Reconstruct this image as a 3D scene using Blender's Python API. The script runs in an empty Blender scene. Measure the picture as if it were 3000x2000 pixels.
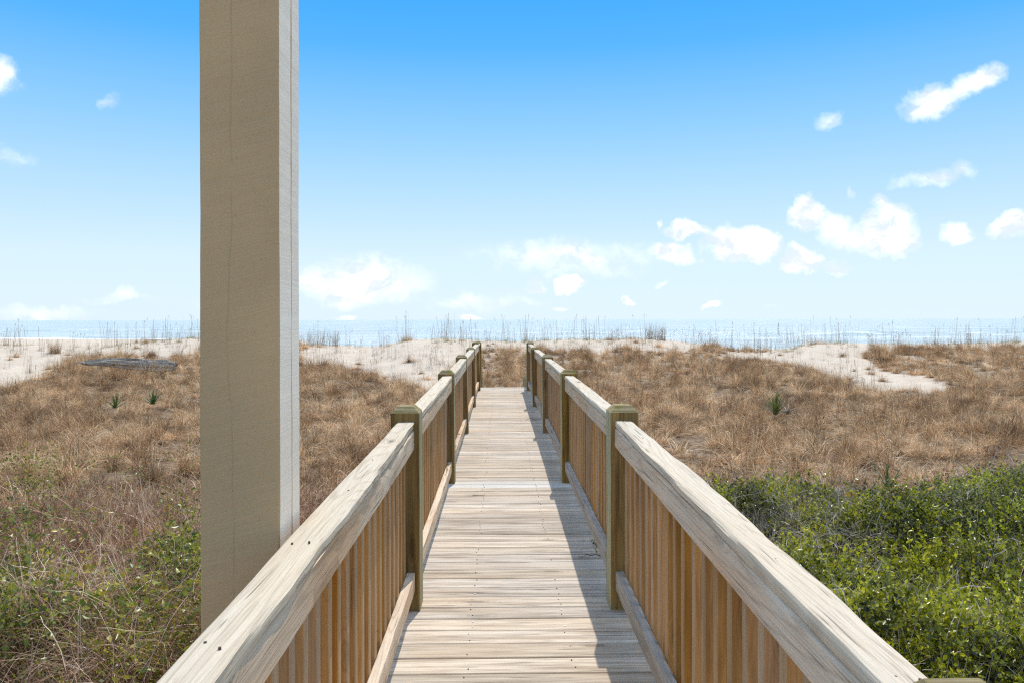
import bpy, math, random
import numpy as np
from mathutils import Matrix, Vector, Euler

S = bpy.context.scene
COL = S.collection
random.seed(7)
RNG = np.random.default_rng(11)

# ------------------------------------------------------------------ camera, light, exposure
F = 2280.0            # focal length in pixels of the 3000 px wide photograph
CX, HY = 1464.0, 936.0
CAMZ = 1.414
cam = bpy.data.cameras.new('camera')
cam.sensor_width = 36.0
cam.lens = 36.0 * F / 3000.0
cam.shift_y = -64.0 / 3000.0
cam.clip_start = 0.05
cam.clip_end = 60000
camo = bpy.data.objects.new('camera', cam)
COL.objects.link(camo)
camo.matrix_world = (Matrix.Translation((0, 0, CAMZ)) @ Matrix.Rotation(-math.atan(36 / F), 4, 'Z')
                     @ Matrix.Rotation(math.radians(90), 4, 'X') @ Matrix.Rotation(math.radians(-0.12), 4, 'Z'))
S.camera = camo

SUN = Vector((0.145, 0.66, 1.0)).normalized()
sl = bpy.data.lights.new('sun', 'SUN')
sl.energy = 2.9
sl.angle = math.radians(0.5)
sl.color = (1.0, 0.975, 0.935)
so = bpy.data.objects.new('sun', sl)
so.rotation_euler = (-SUN).to_track_quat('-Z', 'Y').to_euler()
so.location = (3, -4, 9)
COL.objects.link(so)

S.view_settings.view_transform = 'Standard'
S.view_settings.look = 'None'
S.view_settings.gamma = 1
S.view_settings.use_curve_mapping = False
S.view_settings.exposure = 0.35
S.render.engine = 'CYCLES'
S.cycles.use_denoising = False
S.cycles.filter_width = 1.25
S.cycles.max_bounces = 6
S.cycles.transparent_max_bounces = 6


class NT:
    """small node-tree helper"""
    def __init__(s, tree):
        s.t = tree

    def n(s, typ, **kw):
        nd = s.t.nodes.new(typ)
        ins = kw.pop('ins', {})
        for k, v in kw.items():
            setattr(nd, k, v)
        for k, v in ins.items():
            s.set(nd, k, v)
        return nd

    def set(s, nd, k, v):
        sock = nd.inputs[k]
        if hasattr(v, 'is_output') or isinstance(v, bpy.types.NodeSocket):
            s.t.links.new(v, sock)
        else:
            sock.default_value = v

    def m(s, op, a, b=0.0, c=0.0, clamp=False):
        nd = s.n('ShaderNodeMath', operation=op, use_clamp=clamp, ins={0: a, 1: b})
        if op in ('MULTIPLY_ADD', 'SMOOTH_MIN', 'SMOOTH_MAX', 'COMPARE'):
            s.set(nd, 2, c)
        return nd.outputs[0]

    def v(s, op, a, b=(0, 0, 0)):
        nd = s.n('ShaderNodeVectorMath', operation=op, ins={0: a, 1: b})
        return nd.outputs['Value'] if op in ('LENGTH', 'DOT_PRODUCT') else nd.outputs[0]

    def noise(s, vec, scale, detail=4, rough=0.55, dist=0.0, col=False):
        nd = s.n('ShaderNodeTexNoise', ins={'Vector': vec, 'Scale': scale, 'Detail': detail, 'Roughness': rough, 'Distortion': dist})
        return nd.outputs['Color' if col else 'Fac']

    def step(s, x, a, b, lo=0.0, hi=1.0):
        nd = s.n('ShaderNodeMapRange', interpolation_type='SMOOTHSTEP',
                 ins={'Value': x, 'From Min': a, 'From Max': b, 'To Min': lo, 'To Max': hi})
        return nd.outputs[0]

    def mix(s, f, a, b, mode='MIX'):
        nd = s.n('ShaderNodeMix', data_type='RGBA', blend_type=mode)
        s.set(nd, 0, f)
        s.set(nd, 6, a if not isinstance(a, tuple) else (*a, 1)[:4])
        s.set(nd, 7, b if not isinstance(b, tuple) else (*b, 1)[:4])
        return nd.outputs[2]

    def ramp(s, f, stops, interp='LINEAR'):
        nd = s.n('ShaderNodeValToRGB')
        cr = nd.color_ramp
        cr.interpolation = interp
        while len(cr.elements) < len(stops):
            cr.elements.new(0.5)
        for e, (p, c) in zip(cr.elements, stops):
            e.position = p
            e.color = (*c, 1)
        s.set(nd, 0, f)
        return nd.outputs[0]

    def comb(s, x, y, z):
        return s.n('ShaderNodeCombineXYZ', ins={0: x, 1: y, 2: z}).outputs[0]


# ------------------------------------------------------------------ sky
W = bpy.data.worlds.new('World')
S.world = W
W.use_nodes = True
W.node_tree.nodes.clear()
w = NT(W.node_tree)
sky = w.n('ShaderNodeTexSky', sky_type='NISHITA', sun_disc=False, sun_elevation=math.asin(SUN.z),
          sun_rotation=math.atan2(SUN.x, SUN.y), altitude=0, air_density=1.0, dust_density=0.4, ozone_density=3.0)
geo = w.n('ShaderNodeTexCoord').outputs['Generated']
sep = w.n('ShaderNodeSeparateXYZ', ins={0: geo})
dx, dy, dz = sep.outputs
ady = w.m('MAXIMUM', w.m('ABSOLUTE', dy), 0.02)
u = w.m('DIVIDE', dx, ady)
vv = w.m('DIVIDE', dz, ady)
elev = w.m('MAXIMUM', dz, 0.0)
# saturated clear sky: the nishita sky graded along its own height, azure above and milky at the sea
grad = w.ramp(elev, [(0.0, (.64, .76, .85)), (.075, (.60, .745, .85)), (.158, (.415, .64, .85)), (.235, (.245, .53, .84)),
                     (.33, (.075, .39, .84)), (.40, (.03, .335, .84)), (1.0, (.03, .30, .80))])
grad = w.v('MULTIPLY', grad, (9.6, 9.6, 9.6))
skyc = w.mix(0.92, w.v('MULTIPLY', sky.outputs[0], (.8, 1.0, 1.25)), grad)
# clouds: soft puffs spread over the sky at their bearings
uv = w.comb(u, vv, 0.0)
n1 = w.noise(uv, 14.0, 5, 0.62, col=True)
n2 = w.noise(uv, 55.0, 5, 0.6)
nfl = w.noise(uv, 30.0, 6, 0.65)
off = w.v('MULTIPLY', w.v('SUBTRACT', n1, (0.5, 0.5, 0.5)), (0.075, 0.06, 0))
uvd = w.v('ADD', uv, off)
PUFFS = [  # x, y, rx, ry (pixels of a 2352 px wide picture), strength, slant
    (15, 180, 75, 62, 1.0, 0), (262, 230, 42, 24, .55, 0), (40, 362, 95, 34, .4, 0),
    (2150, 232, 88, 54, 1.25, .3), (2250, 190, 98, 42, 1.1, .5), (1900, 277, 48, 26, .6, .1),
    (2150, 405, 105, 26, .75, .2), (2215, 388, 60, 24, .6, 0), (1965, 433, 20, 20, .5, .5),
    (1862, 482, 50, 50, 1.9, 0), (1915, 515, 58, 46, .9, -.2), (1970, 540, 95, 44, .8, 0), (2040, 525, 76, 62, 1.8, 0),
    (2035, 462, 34, 28, .8, -.4), (2218, 538, 50, 34, 1.25, 0), (2345, 520, 50, 36, 1.3, 0),
    (1712, 560, 100, 54, 2.0, 0), (1575, 534, 58, 26, 1.7, 0), (1848, 597, 58, 32, 1.7, 0), (1930, 606, 60, 24, .7, 0),
    (1509, 517, 14, 14, .9, 0), (1307, 656, 38, 20, 1.8, 0), (1230, 653, 34, 16, .8, 0), (1300, 590, 270, 60, .62, -.03),
    (1545, 585, 78, 28, 1.2, -.25), (830, 645, 200, 66, .92, 0), (1442, 685, 17, 11, 1.1, 0), (1637, 703, 24, 12, 1.1, 0),
    (1085, 727, 36, 12, .9, 0), (1286, 709, 32, 7, .8, 0), (100, 712, 200, 30, .42, 0), (290, 680, 130, 20, .45, 0),
    (560, 700, 200, 34, .42, 0), (1100, 690, 300, 30, .36, 0), (800, 722, 40, 8, .8, 0), (1775, 703, 26, 8, .5, 0),
    (1520, 648, 30, 10, .5, 0), (-300, 300, 160, 60, .9, 0), (2700, 330, 170, 80, .9, .1), (2600, 620, 200, 40, .8, 0),
    (-420, 560, 220, 50, .8, 0), (1200, -420, 240, 90, .7, .2), (300, -300, 180, 70, .6, 0), (2300, -250, 180, 90, .6, 0)]
dens = None
for (px, py, rx, ry, st, sk) in PUFFS:
    k = 1.2755 / F
    c = ((px * 1.2755 - CX) / F, (733 - py) * k)
    d = w.v('SUBTRACT', uvd, (c[0], c[1], 0))
    if sk:
        a = math.atan(sk)
        d = w.n('ShaderNodeVectorRotate', rotation_type='Z_AXIS', ins={'Vector': d, 'Angle': -a}).outputs[0]
    d = w.v('MULTIPLY', d, (1 / (rx * k * 1.12), 1 / (ry * k * 1.12), 0))
    g = w.m('MULTIPLY', w.m('SUBTRACT', 1.0, w.v('LENGTH', d), clamp=True), st)
    dens = g if dens is None else w.m('MAXIMUM', dens, g)
fr = w.m('ADD', w.m('MULTIPLY', w.m('SUBTRACT', nfl, 0.5), 0.55), w.m('MULTIPLY', w.m('SUBTRACT', n2, 0.5), 0.25))
dd = w.m('MULTIPLY', w.m('ADD', dens, fr), w.step(dens, 0.0, 0.25))
cov = w.m('MULTIPLY', w.step(dd, 0.02, 0.95), w.step(w.noise(uv, 20.0, 3, .5), .22, .55, .72, 1.0))
cshade = w.step(w.noise(w.v('MULTIPLY', uvd, (26, 34, 1)), 1.0, 4, .6), 0.36, 0.58)
cloudc = w.mix(cshade, (6.8, 7.3, 8.8), (11.0, 11.0, 11.0))
skyc = w.mix(w.m('MULTIPLY', cov, 0.93), skyc, cloudc)
# unseen cloud cover added overhead as neutral fill for the shade
dzc = w.m('ADD', elev, 0.12)
pl = w.comb(w.m('DIVIDE', dx, dzc), w.m('DIVIDE', dy, dzc), 0.0)
oc = w.noise(pl, 2.6, 6, 0.6)
oc = w.m('MULTIPLY', w.step(oc, 0.44, 0.58), w.step(elev, 0.42, 0.52))
skyc = w.mix(w.m('MULTIPLY', oc, 0.9), skyc, (11.0, 10.7, 10.4))
bg = w.n('ShaderNodeBackground', ins={'Color': skyc, 'Strength': 0.10})
w.t.links.new(bg.outputs[0], w.n('ShaderNodeOutputWorld').inputs[0])
W.cycles.sampling_method = 'MANUAL'
W.cycles.sample_map_resolution = 512


# ------------------------------------------------------------------ tagging and mesh helpers
def tag(o, label=None, cat=None, group=None, kind=None):
    if label: o['label'] = label
    if cat: o['category'] = cat
    if group: o['group'] = group
    if kind: o['kind'] = kind
    return o


def empty(name, loc=(0, 0, 0)):
    o = bpy.data.objects.new(name, None)
    o.location = loc
    o.empty_display_size = .1
    COL.objects.link(o)
    return o


def mesh(name, verts, faces, mats=(), mat_idx=None, smooth=False):
    me = bpy.data.meshes.new(name)
    V = np.asarray(verts, dtype=np.float32)
    if isinstance(faces, np.ndarray):
        nf, k = faces.shape
        me.vertices.add(len(V)); me.vertices.foreach_set('co', V.ravel())
        me.loops.add(nf * k); me.loops.foreach_set('vertex_index', faces.astype(np.int32).ravel())
        me.polygons.add(nf); me.polygons.foreach_set('loop_start', np.arange(0, nf * k, k, dtype=np.int32))
        me.update(calc_edges=True)
    else:
        me.from_pydata([tuple(v) for v in V], [], faces)
        me.update()
    for m_ in mats:
        me.materials.append(m_)
    if mat_idx is not None:
        me.polygons.foreach_set('material_index', np.asarray(mat_idx, dtype=np.int32))
    if smooth:
        me.polygons.foreach_set('use_smooth', np.ones(len(me.polygons), dtype=bool))
    return me


def link(name, me, parent=None, loc=(0, 0, 0), rot=(0, 0, 0)):
    o = bpy.data.objects.new(name, me)
    o.location = loc
    o.rotation_euler = rot
    COL.objects.link(o)
    if parent is not None:
        o.parent = parent
    return o


def copy(o, parent=None, loc=None, rot=None, scale=None):
    c = o.copy()
    COL.objects.link(c)
    if parent is not None: c.parent = parent
    if loc is not None: c.location = loc
    if rot is not None: c.rotation_euler = rot
    if scale is not None: c.scale = scale
    return c


def wob(seed, freqs=(0.7, 1.9, 4.3, 9.1)):
    r = random.Random(seed)
    ps = [(f * r.uniform(.8, 1.2), r.uniform(0, 6.28), 1 / (i + 1) ** 1.1) for i, f in enumerate(freqs)]
    return lambda t: sum(a * math.sin(f * t * 2 + p) for f, p, a in ps) / 2


# ------------------------------------------------------------------ materials
def mat(name):
    m_ = bpy.data.materials.new(name)
    m_.use_nodes = True
    m_.node_tree.nodes.clear()
    return m_, NT(m_.node_tree)


def out(t, sh):
    t.t.links.new(sh, t.n('ShaderNodeOutputMaterial').inputs[0])


def bsdf(t, col, rough, bump=None, bstr=0.3, bdist=0.004, spec=0.3):
    p = t.n('ShaderNodeBsdfPrincipled', ins={'Base Color': col, 'Roughness': rough, 'Specular IOR Level': spec})
    if bump is not None:
        b = t.n('ShaderNodeBump', ins={'Strength': bstr, 'Distance': bdist, 'Height': bump})
        t.t.links.new(b.outputs[0], p.inputs['Normal'])
    return p


def wood(name, axis, light, dark, warm, crack=0.8, vary=0.22, rough=0.85, grain=1.0, ring=1.0, knots=0.8, moss=None, warm_amt=.5, bd=.003, samt=1.0):
    """weathered timber; axis = 0/1/2 the direction of the grain in object space"""
    m_, t = mat(name)
    tc = t.n('ShaderNodeTexCoord').outputs['Object']
    rnd = t.n('ShaderNodeObjectInfo').outputs['Random']
    offv = t.comb(t.m('MULTIPLY', rnd, 37.0), t.m('MULTIPLY', rnd, 91.0), t.m('MULTIPLY', rnd, 53.0))
    p = t.v('ADD', tc, offv)

    def st(along, across):
        s_ = [across] * 3
        s_[axis] = along
        return t.v('MULTIPLY', p, tuple(s_))
    streak = t.noise(st(1.5, 26.0 * grain), 1.0, 5, .65)
    fine = t.noise(st(3.0, 190.0 * grain), 1.0, 3, .6)
    blot = t.noise(st(1.1, 5.0), 1.0, 3, .5)
    cont = t.noise(st(0.5, 7.5), 1.0, 1.5, .4)
    rings = t.m('SINE', t.m('MULTIPLY', cont, 95.0 * ring))
    rings = t.step(rings, 0.55, 1.0)
    # knots
    vor = t.n('ShaderNodeTexVoronoi', feature='F1', ins={'Vector': st(1.7, 6.0), 'Scale': 1.0, 'Randomness': 1.0})
    kd = vor.outputs['Distance']
    kd2 = t.m('ADD', kd, t.m('MULTIPLY', t.m('SUBTRACT', fine, .5), .04))
    knot = t.step(kd2, 0.055, 0.13, 1.0, 0.0)
    kring = t.m('MULTIPLY', t.step(kd2, 0.08, 0.30, 1.0, 0.0), t.step(t.m('SINE', t.m('MULTIPLY', kd2, 120.0)), 0.2, 1.0))
    col = t.mix(t.m('MULTIPLY', t.step(streak, 0.40, 0.70), samt), light, dark)
    col = t.mix(t.m('MULTIPLY', t.step(blot, 0.40, 0.68), warm_amt), col, warm)
    col = t.mix(t.m('MULTIPLY', rings, 0.30), col, dark)
    col = t.mix(t.m('MULTIPLY', t.step(fine, 0.48, 0.68), 0.50), col, dark)
    dk = tuple(c * .28 for c in dark)
    cr = t.m('MULTIPLY', t.step(t.noise(st(2.2, 75.0 * grain), 1.0, 2, .5), 0.655, 0.72), crack)
    col = t.mix(cr, col, dk)
    col = t.mix(t.m('MULTIPLY', kring, .35 * knots), col, dk)
    col = t.mix(t.m('MULTIPLY', knot, .7 * knots), col, tuple(c * .5 for c in dark))
    if moss:
        ms = t.step(t.noise(t.v('MULTIPLY', p, (7, 7, 7)), 1.0, 4, .6), 0.45, 0.62)
        col = t.mix(t.m('MULTIPLY', ms, .65), col, moss)
    val = t.m('ADD', 1.0 - vary, t.m('MULTIPLY', t.m('FRACT', t.m('MULTIPLY', rnd, 17.3)), 2 * vary))
    hs = t.n('ShaderNodeHueSaturation', ins={'Value': val, 'Saturation': t.m('ADD', .92, t.m('MULTIPLY', t.m('FRACT', t.m('MULTIPLY', rnd, 7.7)), .22)), 'Color': col})
    h = t.m('SUBTRACT', t.m('ADD', t.m('MULTIPLY', fine, .5), t.m('MULTIPLY', streak, .8)), t.m('ADD', t.m('MULTIPLY', cr, 1.6), t.m('MULTIPLY', knot, .4)))
    out(t, bsdf(t, hs.outputs[0], rough, h, .75, bd, .2).outputs[0])
    return m_


M_DECK = wood('weathered_deck_wood', 0, (0.673, 0.573, 0.446), (0.327, 0.253, 0.182), (0.613, 0.459, 0.309), crack=.9, vary=.15, ring=.8, warm_amt=.45, grain=1.0)
M_DECKL = wood('newer_pale_deck_wood', 0, (.72, .67, .585), (.45, .40, .335), (.68, .61, .51), crack=.4, vary=.05, ring=.8, warm_amt=.4, samt=.5)
M_RAIL = wood('weathered_rail_wood', 1, (0.677, 0.581, 0.443), (0.356, 0.273, 0.182), (0.693, 0.541, 0.365), crack=.6, vary=.05, ring=1.3, warm_amt=.5, grain=1.6, samt=.32, knots=1.35)
M_RAILD = wood('weathered_lower_rail_wood', 1, (0.752, 0.603, 0.437), (0.356, 0.243, 0.150), (0.693, 0.439, 0.246), crack=.65, vary=.07, ring=1.2, warm_amt=.8, grain=1.5, samt=.4, knots=1.3)
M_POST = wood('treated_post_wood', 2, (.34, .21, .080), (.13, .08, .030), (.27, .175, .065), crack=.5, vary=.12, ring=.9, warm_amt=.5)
M_POSTCAP = wood('mossy_post_end_grain', 0, (.44, .35, .19), (.17, .12, .055), (.36, .27, .13), crack=.5, vary=.12, ring=1.6, moss=(.20, .17, .025))
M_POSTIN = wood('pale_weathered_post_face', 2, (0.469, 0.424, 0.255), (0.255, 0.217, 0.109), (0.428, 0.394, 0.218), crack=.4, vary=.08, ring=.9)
M_BAL = wood('cedar_brown_baluster_wood', 2, (.50, .265, .105), (.28, .135, .05), (.55, .28, .095), crack=.35, vary=.24, ring=.9, warm_amt=.7)
M_BALF = wood('weathered_baluster_face', 2, (0.510, 0.345, 0.200), (0.337, 0.217, 0.118), (0.510, 0.325, 0.173), crack=.35, vary=.14, ring=.8)


def paint_mat(name, c1, c2, bs=.55):
    m_, t = mat(name)
    p = t.n('ShaderNodeTexCoord').outputs['Object']
    saw = t.n('ShaderNodeVectorRotate', rotation_type='Y_AXIS', ins={'Vector': p, 'Angle': math.radians(14)}).outputs[0]
    sw = t.noise(t.v('MULTIPLY', saw, (9, 9, 150)), 1.0, 4, .7)
    sw2 = t.noise(t.v('MULTIPLY', saw, (2.0, 2.0, 34)), 1.0, 3, .6)
    gr = t.noise(t.v('MULTIPLY', p, (120, 120, 9)), 1.0, 4, .65)
    pit = t.noise(t.v('MULTIPLY', p, (70, 70, 45)), 1.0, 3, .6)
    bl = t.noise(p, 1.6, 3, .5)
    # a long shrinkage check down each face
    wx = t.m('ADD', t.n('ShaderNodeSeparateXYZ', ins={0: p}).outputs[0], t.m('MULTIPLY', t.m('SUBTRACT', t.noise(t.v('MULTIPLY', p, (0, 0, 1.4)), 1.0, 5, .5), .5), .10))
    chk = t.step(t.m('ABSOLUTE', t.m('ADD', wx, .018)), 0.0006, 0.0024, 1.0, 0.0)
    chk = t.m('MULTIPLY', chk, t.step(t.noise(t.v('MULTIPLY', p, (3, 3, 5)), 1.0, 2, .5), .38, .5))
    col = t.mix(t.step(bl, .35, .65), c1, c2)
    col = t.mix(t.m('MULTIPLY', t.step(pit, .66, .80), .22), col, tuple(c * .5 for c in c1))
    col = t.mix(t.m('MULTIPLY', t.step(gr, .55, .8), .14), col, tuple(c * .6 for c in c1))
    col = t.mix(t.m('MULTIPLY', chk, .16), col, tuple(c * .45 for c in c1))
    h = t.m('ADD', t.m('MULTIPLY', sw, .9), t.m('ADD', t.m('MULTIPLY', sw2, 1.8), t.m('MULTIPLY', gr, .6)))
    h = t.m('SUBTRACT', h, t.m('ADD', t.m('MULTIPLY', t.step(pit, .6, .75), .8), t.m('MULTIPLY', chk, .6)))
    out(t, bsdf(t, col, .75, h, bs, .0025, .25).outputs[0])
    return m_


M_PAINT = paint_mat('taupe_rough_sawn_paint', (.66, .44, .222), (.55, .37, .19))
M_PAINT_LIT = paint_mat('sunlit_side_paint', (0.93, 0.83, 0.68), (0.857, 0.734, 0.573), .22)  # lit copy of the pillar paint: sunlight on the side face put into colour


def simple(name, col, rough=.6, spec=.3, trans=0.0, vary=None, metal=0):
    m_, t = mat(name)
    c = (*col, 1)
    if vary:
        f = t.n('ShaderNodeObjectInfo').outputs['Random']
        c = t.mix(f, col, vary)
    p = bsdf(t, c, rough, None, spec=spec)
    p.inputs['Metallic'].default_value = metal
    sh = p.outputs[0]
    if trans:
        tr = t.n('ShaderNodeBsdfTranslucent', ins={'Color': c})
        sh = t.n('ShaderNodeMixShader', ins={0: trans, 1: sh, 2: tr.outputs[0]}).outputs[0]
    out(t, sh)
    return m_


def blade_mat(name, stops, trans=.35, rough=.6, spec=.2, dark_patch=.35, sat=1.0):
    """colour picked per blade (mesh attribute 'tone'), shifted by tuft and by place"""
    m_, t = mat(name)
    tone = t.n('ShaderNodeAttribute', attribute_name='tone').outputs['Fac']
    rnd = t.n('ShaderNodeObjectInfo').outputs['Random']
    pos = t.n('ShaderNodeNewGeometry').outputs['Position']
    pl = t.noise(pos, .55, 3, .6)
    pl2 = t.noise(pos, 2.2, 2, .6)
    f = t.m('ADD', t.m('MULTIPLY', tone, .78), t.m('MULTIPLY', rnd, .18))
    f = t.m('ADD', f, t.m('ADD', t.m('MULTIPLY', t.m('SUBTRACT', pl, .5), 1.0), t.m('MULTIPLY', t.m('SUBTRACT', pl2, .5), .6)))
    f = t.m('ADD', f, .02, clamp=True)
    col = t.ramp(f, stops)
    v = t.m('ADD', 1.0 - dark_patch * .5, t.m('MULTIPLY', t.step(pl2, .35, .65), dark_patch))
    col = t.n('ShaderNodeHueSaturation', ins={'Value': v, 'Saturation': sat, 'Color': col}).outputs[0]
    p = bsdf(t, col, rough, None, spec=spec)
    tr = t.n('ShaderNodeBsdfTranslucent', ins={'Color': col})
    out(t, t.n('ShaderNodeMixShader', ins={0: trans, 1: p.outputs[0], 2: tr.outputs[0]}).outputs[0])
    return m_


M_GRASS = blade_mat('dry_dune_grass', [(0, (.09, .042, .02)), (.25, (.24, .12, .052)), (.5, (.48, .295, .145)), (.75, (.84, .59, .32)), (1, (1.0, .85, .62))], .35)
M_STALK = blade_mat('dry_sea_oat_stems', [(0, (.17, .10, .055)), (.5, (.30, .19, .10)), (1, (.45, .32, .19))], .15)
M_GREENGRASS = blade_mat('green_dune_grass', [(0, (.16, .14, .05)), (.5, (.26, .27, .08)), (1, (.45, .40, .16))], .35)
M_TWIG = blade_mat('dry_vine_twigs', [(0, (.05, .025, .014)), (.4, (.22, .105, .052)), (.75, (.50, .30, .17)), (1, (.90, .70, .52))], .05)
M_GREYTWIG = blade_mat('grey_shrub_twigs', [(0, (.15, .115, .085)), (.5, (.38, .31, .24)), (1, (.66, .58, .48))], .05)
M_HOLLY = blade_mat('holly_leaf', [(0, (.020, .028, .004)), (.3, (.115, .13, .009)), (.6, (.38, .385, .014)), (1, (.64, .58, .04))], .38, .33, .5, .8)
M_BRIER = blade_mat('brier_leaf', [(0, (.05, .085, .012)), (.5, (.17, .23, .025)), (.78, (.42, .40, .05)), (1, (.55, .38, .04))], .35, .35, .5, .1)
M_YUCCA = blade_mat('yucca_leaf', [(0, (.045, .085, .02)), (.5, (.11, .17, .03)), (1, (.28, .30, .07))], .15, .4, .4, .1)
M_DEADYUCCA = simple('dead_yucca_leaf', (.36, .28, .21), .8)
M_BERRY = simple('red_berry', (.45, .012, .012), .3, .5)
M_NAIL = simple('nail_head', (.10, .075, .055), .7, .3)
M_NAILP = simple('bright_screw_head', (.75, .72, .68), .4, .6, metal=.5)
M_LEAFY = simple('yellow_leaf', (.62, .33, .03), .5, .4, .3)
M_DARKTWIG = simple('dark_twig', (.09, .065, .05), .8)


# ------------------------------------------------------------------ terrain
def sstep(a, b, x):
    t = np.clip((x - a) / (b - a), 0, 1)
    return t * t * (3 - 2 * t)


def vnoise(x, y, seed, f):
    r = np.random.default_rng(seed)
    s = 0
    for i in range(7):
        a = r.uniform(0, 6.28)
        ff = f * r.uniform(.6, 1.7)
        s = s + np.sin((x * math.cos(a) + y * math.sin(a)) * ff * 6.28 + r.uniform(0, 6.28)) * r.uniform(.6, 1)
    return s / 4.0


CREST_Y = 38.0
_cx = np.array([-900, -200, 0, 110, 200, 330, 440, 560, 690, 790, 860, 900, 940, 1000, 1060, 1110, 1180, 1230, 1300, 1380, 1440, 1500, 1550, 1600, 1640, 1680, 1750, 1820, 1850, 1880, 1940, 2000, 2100, 2200, 2280, 2352, 2600, 3400])
_cy = np.array([795, 793, 791, 794, 797, 786, 777, 776, 792, 794, 797, 789, 781, 778, 779, 783, 785, 783, 779, 780, 778, 779, 783, 789, 799, 804, 805, 801, 793, 788, 787, 790, 791, 791, 788, 786, 789, 792])
_hor = 737 - 6 * np.clip(_cx, 0, 2352) / 2352
_cl = (_cx * 1.2755 - CX) / F * CREST_Y
_cz = CAMZ - (_cy - _hor) * 1.2755 / F * CREST_Y
_sx = np.array([-3000, -130, -80, -40, -18, 100, 3000.])
_sy = np.array([240, 196, 185, 138, 104, 99, 90.])
SEA_Z = CAMZ - 4.5


def T(x, y):
    x = np.asarray(x, float); y = np.asarray(y, float)
    xe = x / np.maximum(y, 20) * CREST_Y
    crest = np.interp(xe, _cl, _cz)
    base = -.90 + .08 * vnoise(x, y, 1, .11) + .06 * vnoise(x, y, 2, .30)
    base = base - .18 * sstep(7, 3, y) + .12 * sstep(17, 25, y)
    s = sstep(21, CREST_Y, y)
    s = s * .55 + .45 * sstep(27, CREST_Y - .5, y)
    z = base * (1 - s) + crest * s
    # hummocks on the dune face
    z = z + sstep(20, 27, y) * sstep(CREST_Y - .6, CREST_Y - 6, y) * (.10 * vnoise(x, y, 3, .16) + .05 * vnoise(x, y, 4, .45))
    beach = SEA_Z + .022 * (np.interp(x, _sx, _sy) - y)
    beach = np.minimum(beach, SEA_Z + 1.6)
    beach = np.maximum(beach, SEA_Z - 3)
    s2 = sstep(CREST_Y, CREST_Y + 17, y)
    return z * (1 - s2) + beach * s2


def proj(x, y, z):
    """plan position to direction (pixels of a 2352 px wide view)"""
    X = (CX + x / y * F) / 1.2755
    Y = (HY + (CAMZ - z) / y * F) / 1.2755
    return X, Y


# bare-sand areas of the dune, as bearing/elevation outlines projected on the terrain
MW, MH = 588, 392
SANDS = [
    [(-400, 800), (0, 785), (470, 770), (470, 812), (380, 812), (290, 815), (200, 818), (150, 832), (95, 868), (60, 880), (0, 893), (-400, 900)],
    [(690, 770), (1110, 770), (1105, 800), (1030, 850), (1005, 893), (945, 889), (890, 872), (850, 855), (820, 846), (800, 835), (700, 842)],
    [(1095, 770), (1215, 770), (1215, 806), (1095, 806)],
    [(1215, 765), (1580, 765), (1640, 800), (1560, 806), (1500, 812), (1440, 800), (1400, 812), (1330, 806), (1215, 800)],
    [(1660, 806), (1760, 812), (1820, 800), (1870, 780), (1990, 780), (2010, 802), (1960, 812), (2000, 828), (2030, 850), (2140, 868), (2190, 888), (2190, 902), (2090, 904), (1985, 892), (1930, 872), (1860, 852), (1800, 838), (1740, 828), (1660, 824)],
    [(1990, 775), (2900, 775), (2900, 797), (2352, 800), (2200, 803), (2100, 802), (2010, 803)],
    [(1780, 805), (1800, 800), (1860, 812), (1800, 822)],
]


def poly_mask(poly):
    gx, gy = np.meshgrid((np.arange(MW) + .5) * 6 - 600, (np.arange(MH) + .5) * 2 + 600)
    inside = np.zeros(gx.shape, bool)
    n = len(poly)
    for i in range(n):
        x1, y1 = poly[i]; x2, y2 = poly[(i + 1) % n]
        if y1 == y2: continue
        c = ((y1 > gy) != (y2 > gy)) & (gx < (x2 - x1) * (gy - y1) / (y2 - y1) + x1)
        inside ^= c
    return inside.astype(float)


SANDM = np.zeros((MH, MW))
for p_ in SANDS:
    SANDM = np.maximum(SANDM, poly_mask(p_))
for _ in range(6):
    SANDM = (SANDM + np.roll(SANDM, 1, 0) + np.roll(SANDM, -1, 0) + np.roll(SANDM, 1, 1) + np.roll(SANDM, -1, 1)) / 5


def sandiness(x, y):
    z = T(x, y)
    X, Y = proj(x, np.maximum(y, 1), z)
    i = np.clip(((Y - 600) / 2).astype(int), 0, MH - 1)
    j = np.clip(((X + 600) / 6).astype(int), 0, MW - 1)
    s = SANDM[i, j]
    s = np.where(y > CREST_Y - .2, 1.0, s)
    s = np.where(y < 18, 0.0, s)
    return s


def axis(*segs):
    a = []
    for s0, s1, st in segs:
        a += list(np.arange(s0, s1, st))
    return np.array(a + [segs[-1][1]])


gx = axis((-3000, -400, 260), (-400, -60, 10), (-60, -30, 1.5), (-30, 30, .2), (30, 60, 1.5), (60, 400, 10), (400, 3000, 260))
gy = axis((-300, -10, 20), (-10, 20, .3), (20, 42, .18), (42, 70, 1), (70, 250, 4), (250, 600, 80))
GX, GY = np.meshgrid(gx, gy)
GZ = T(GX, GY)
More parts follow.
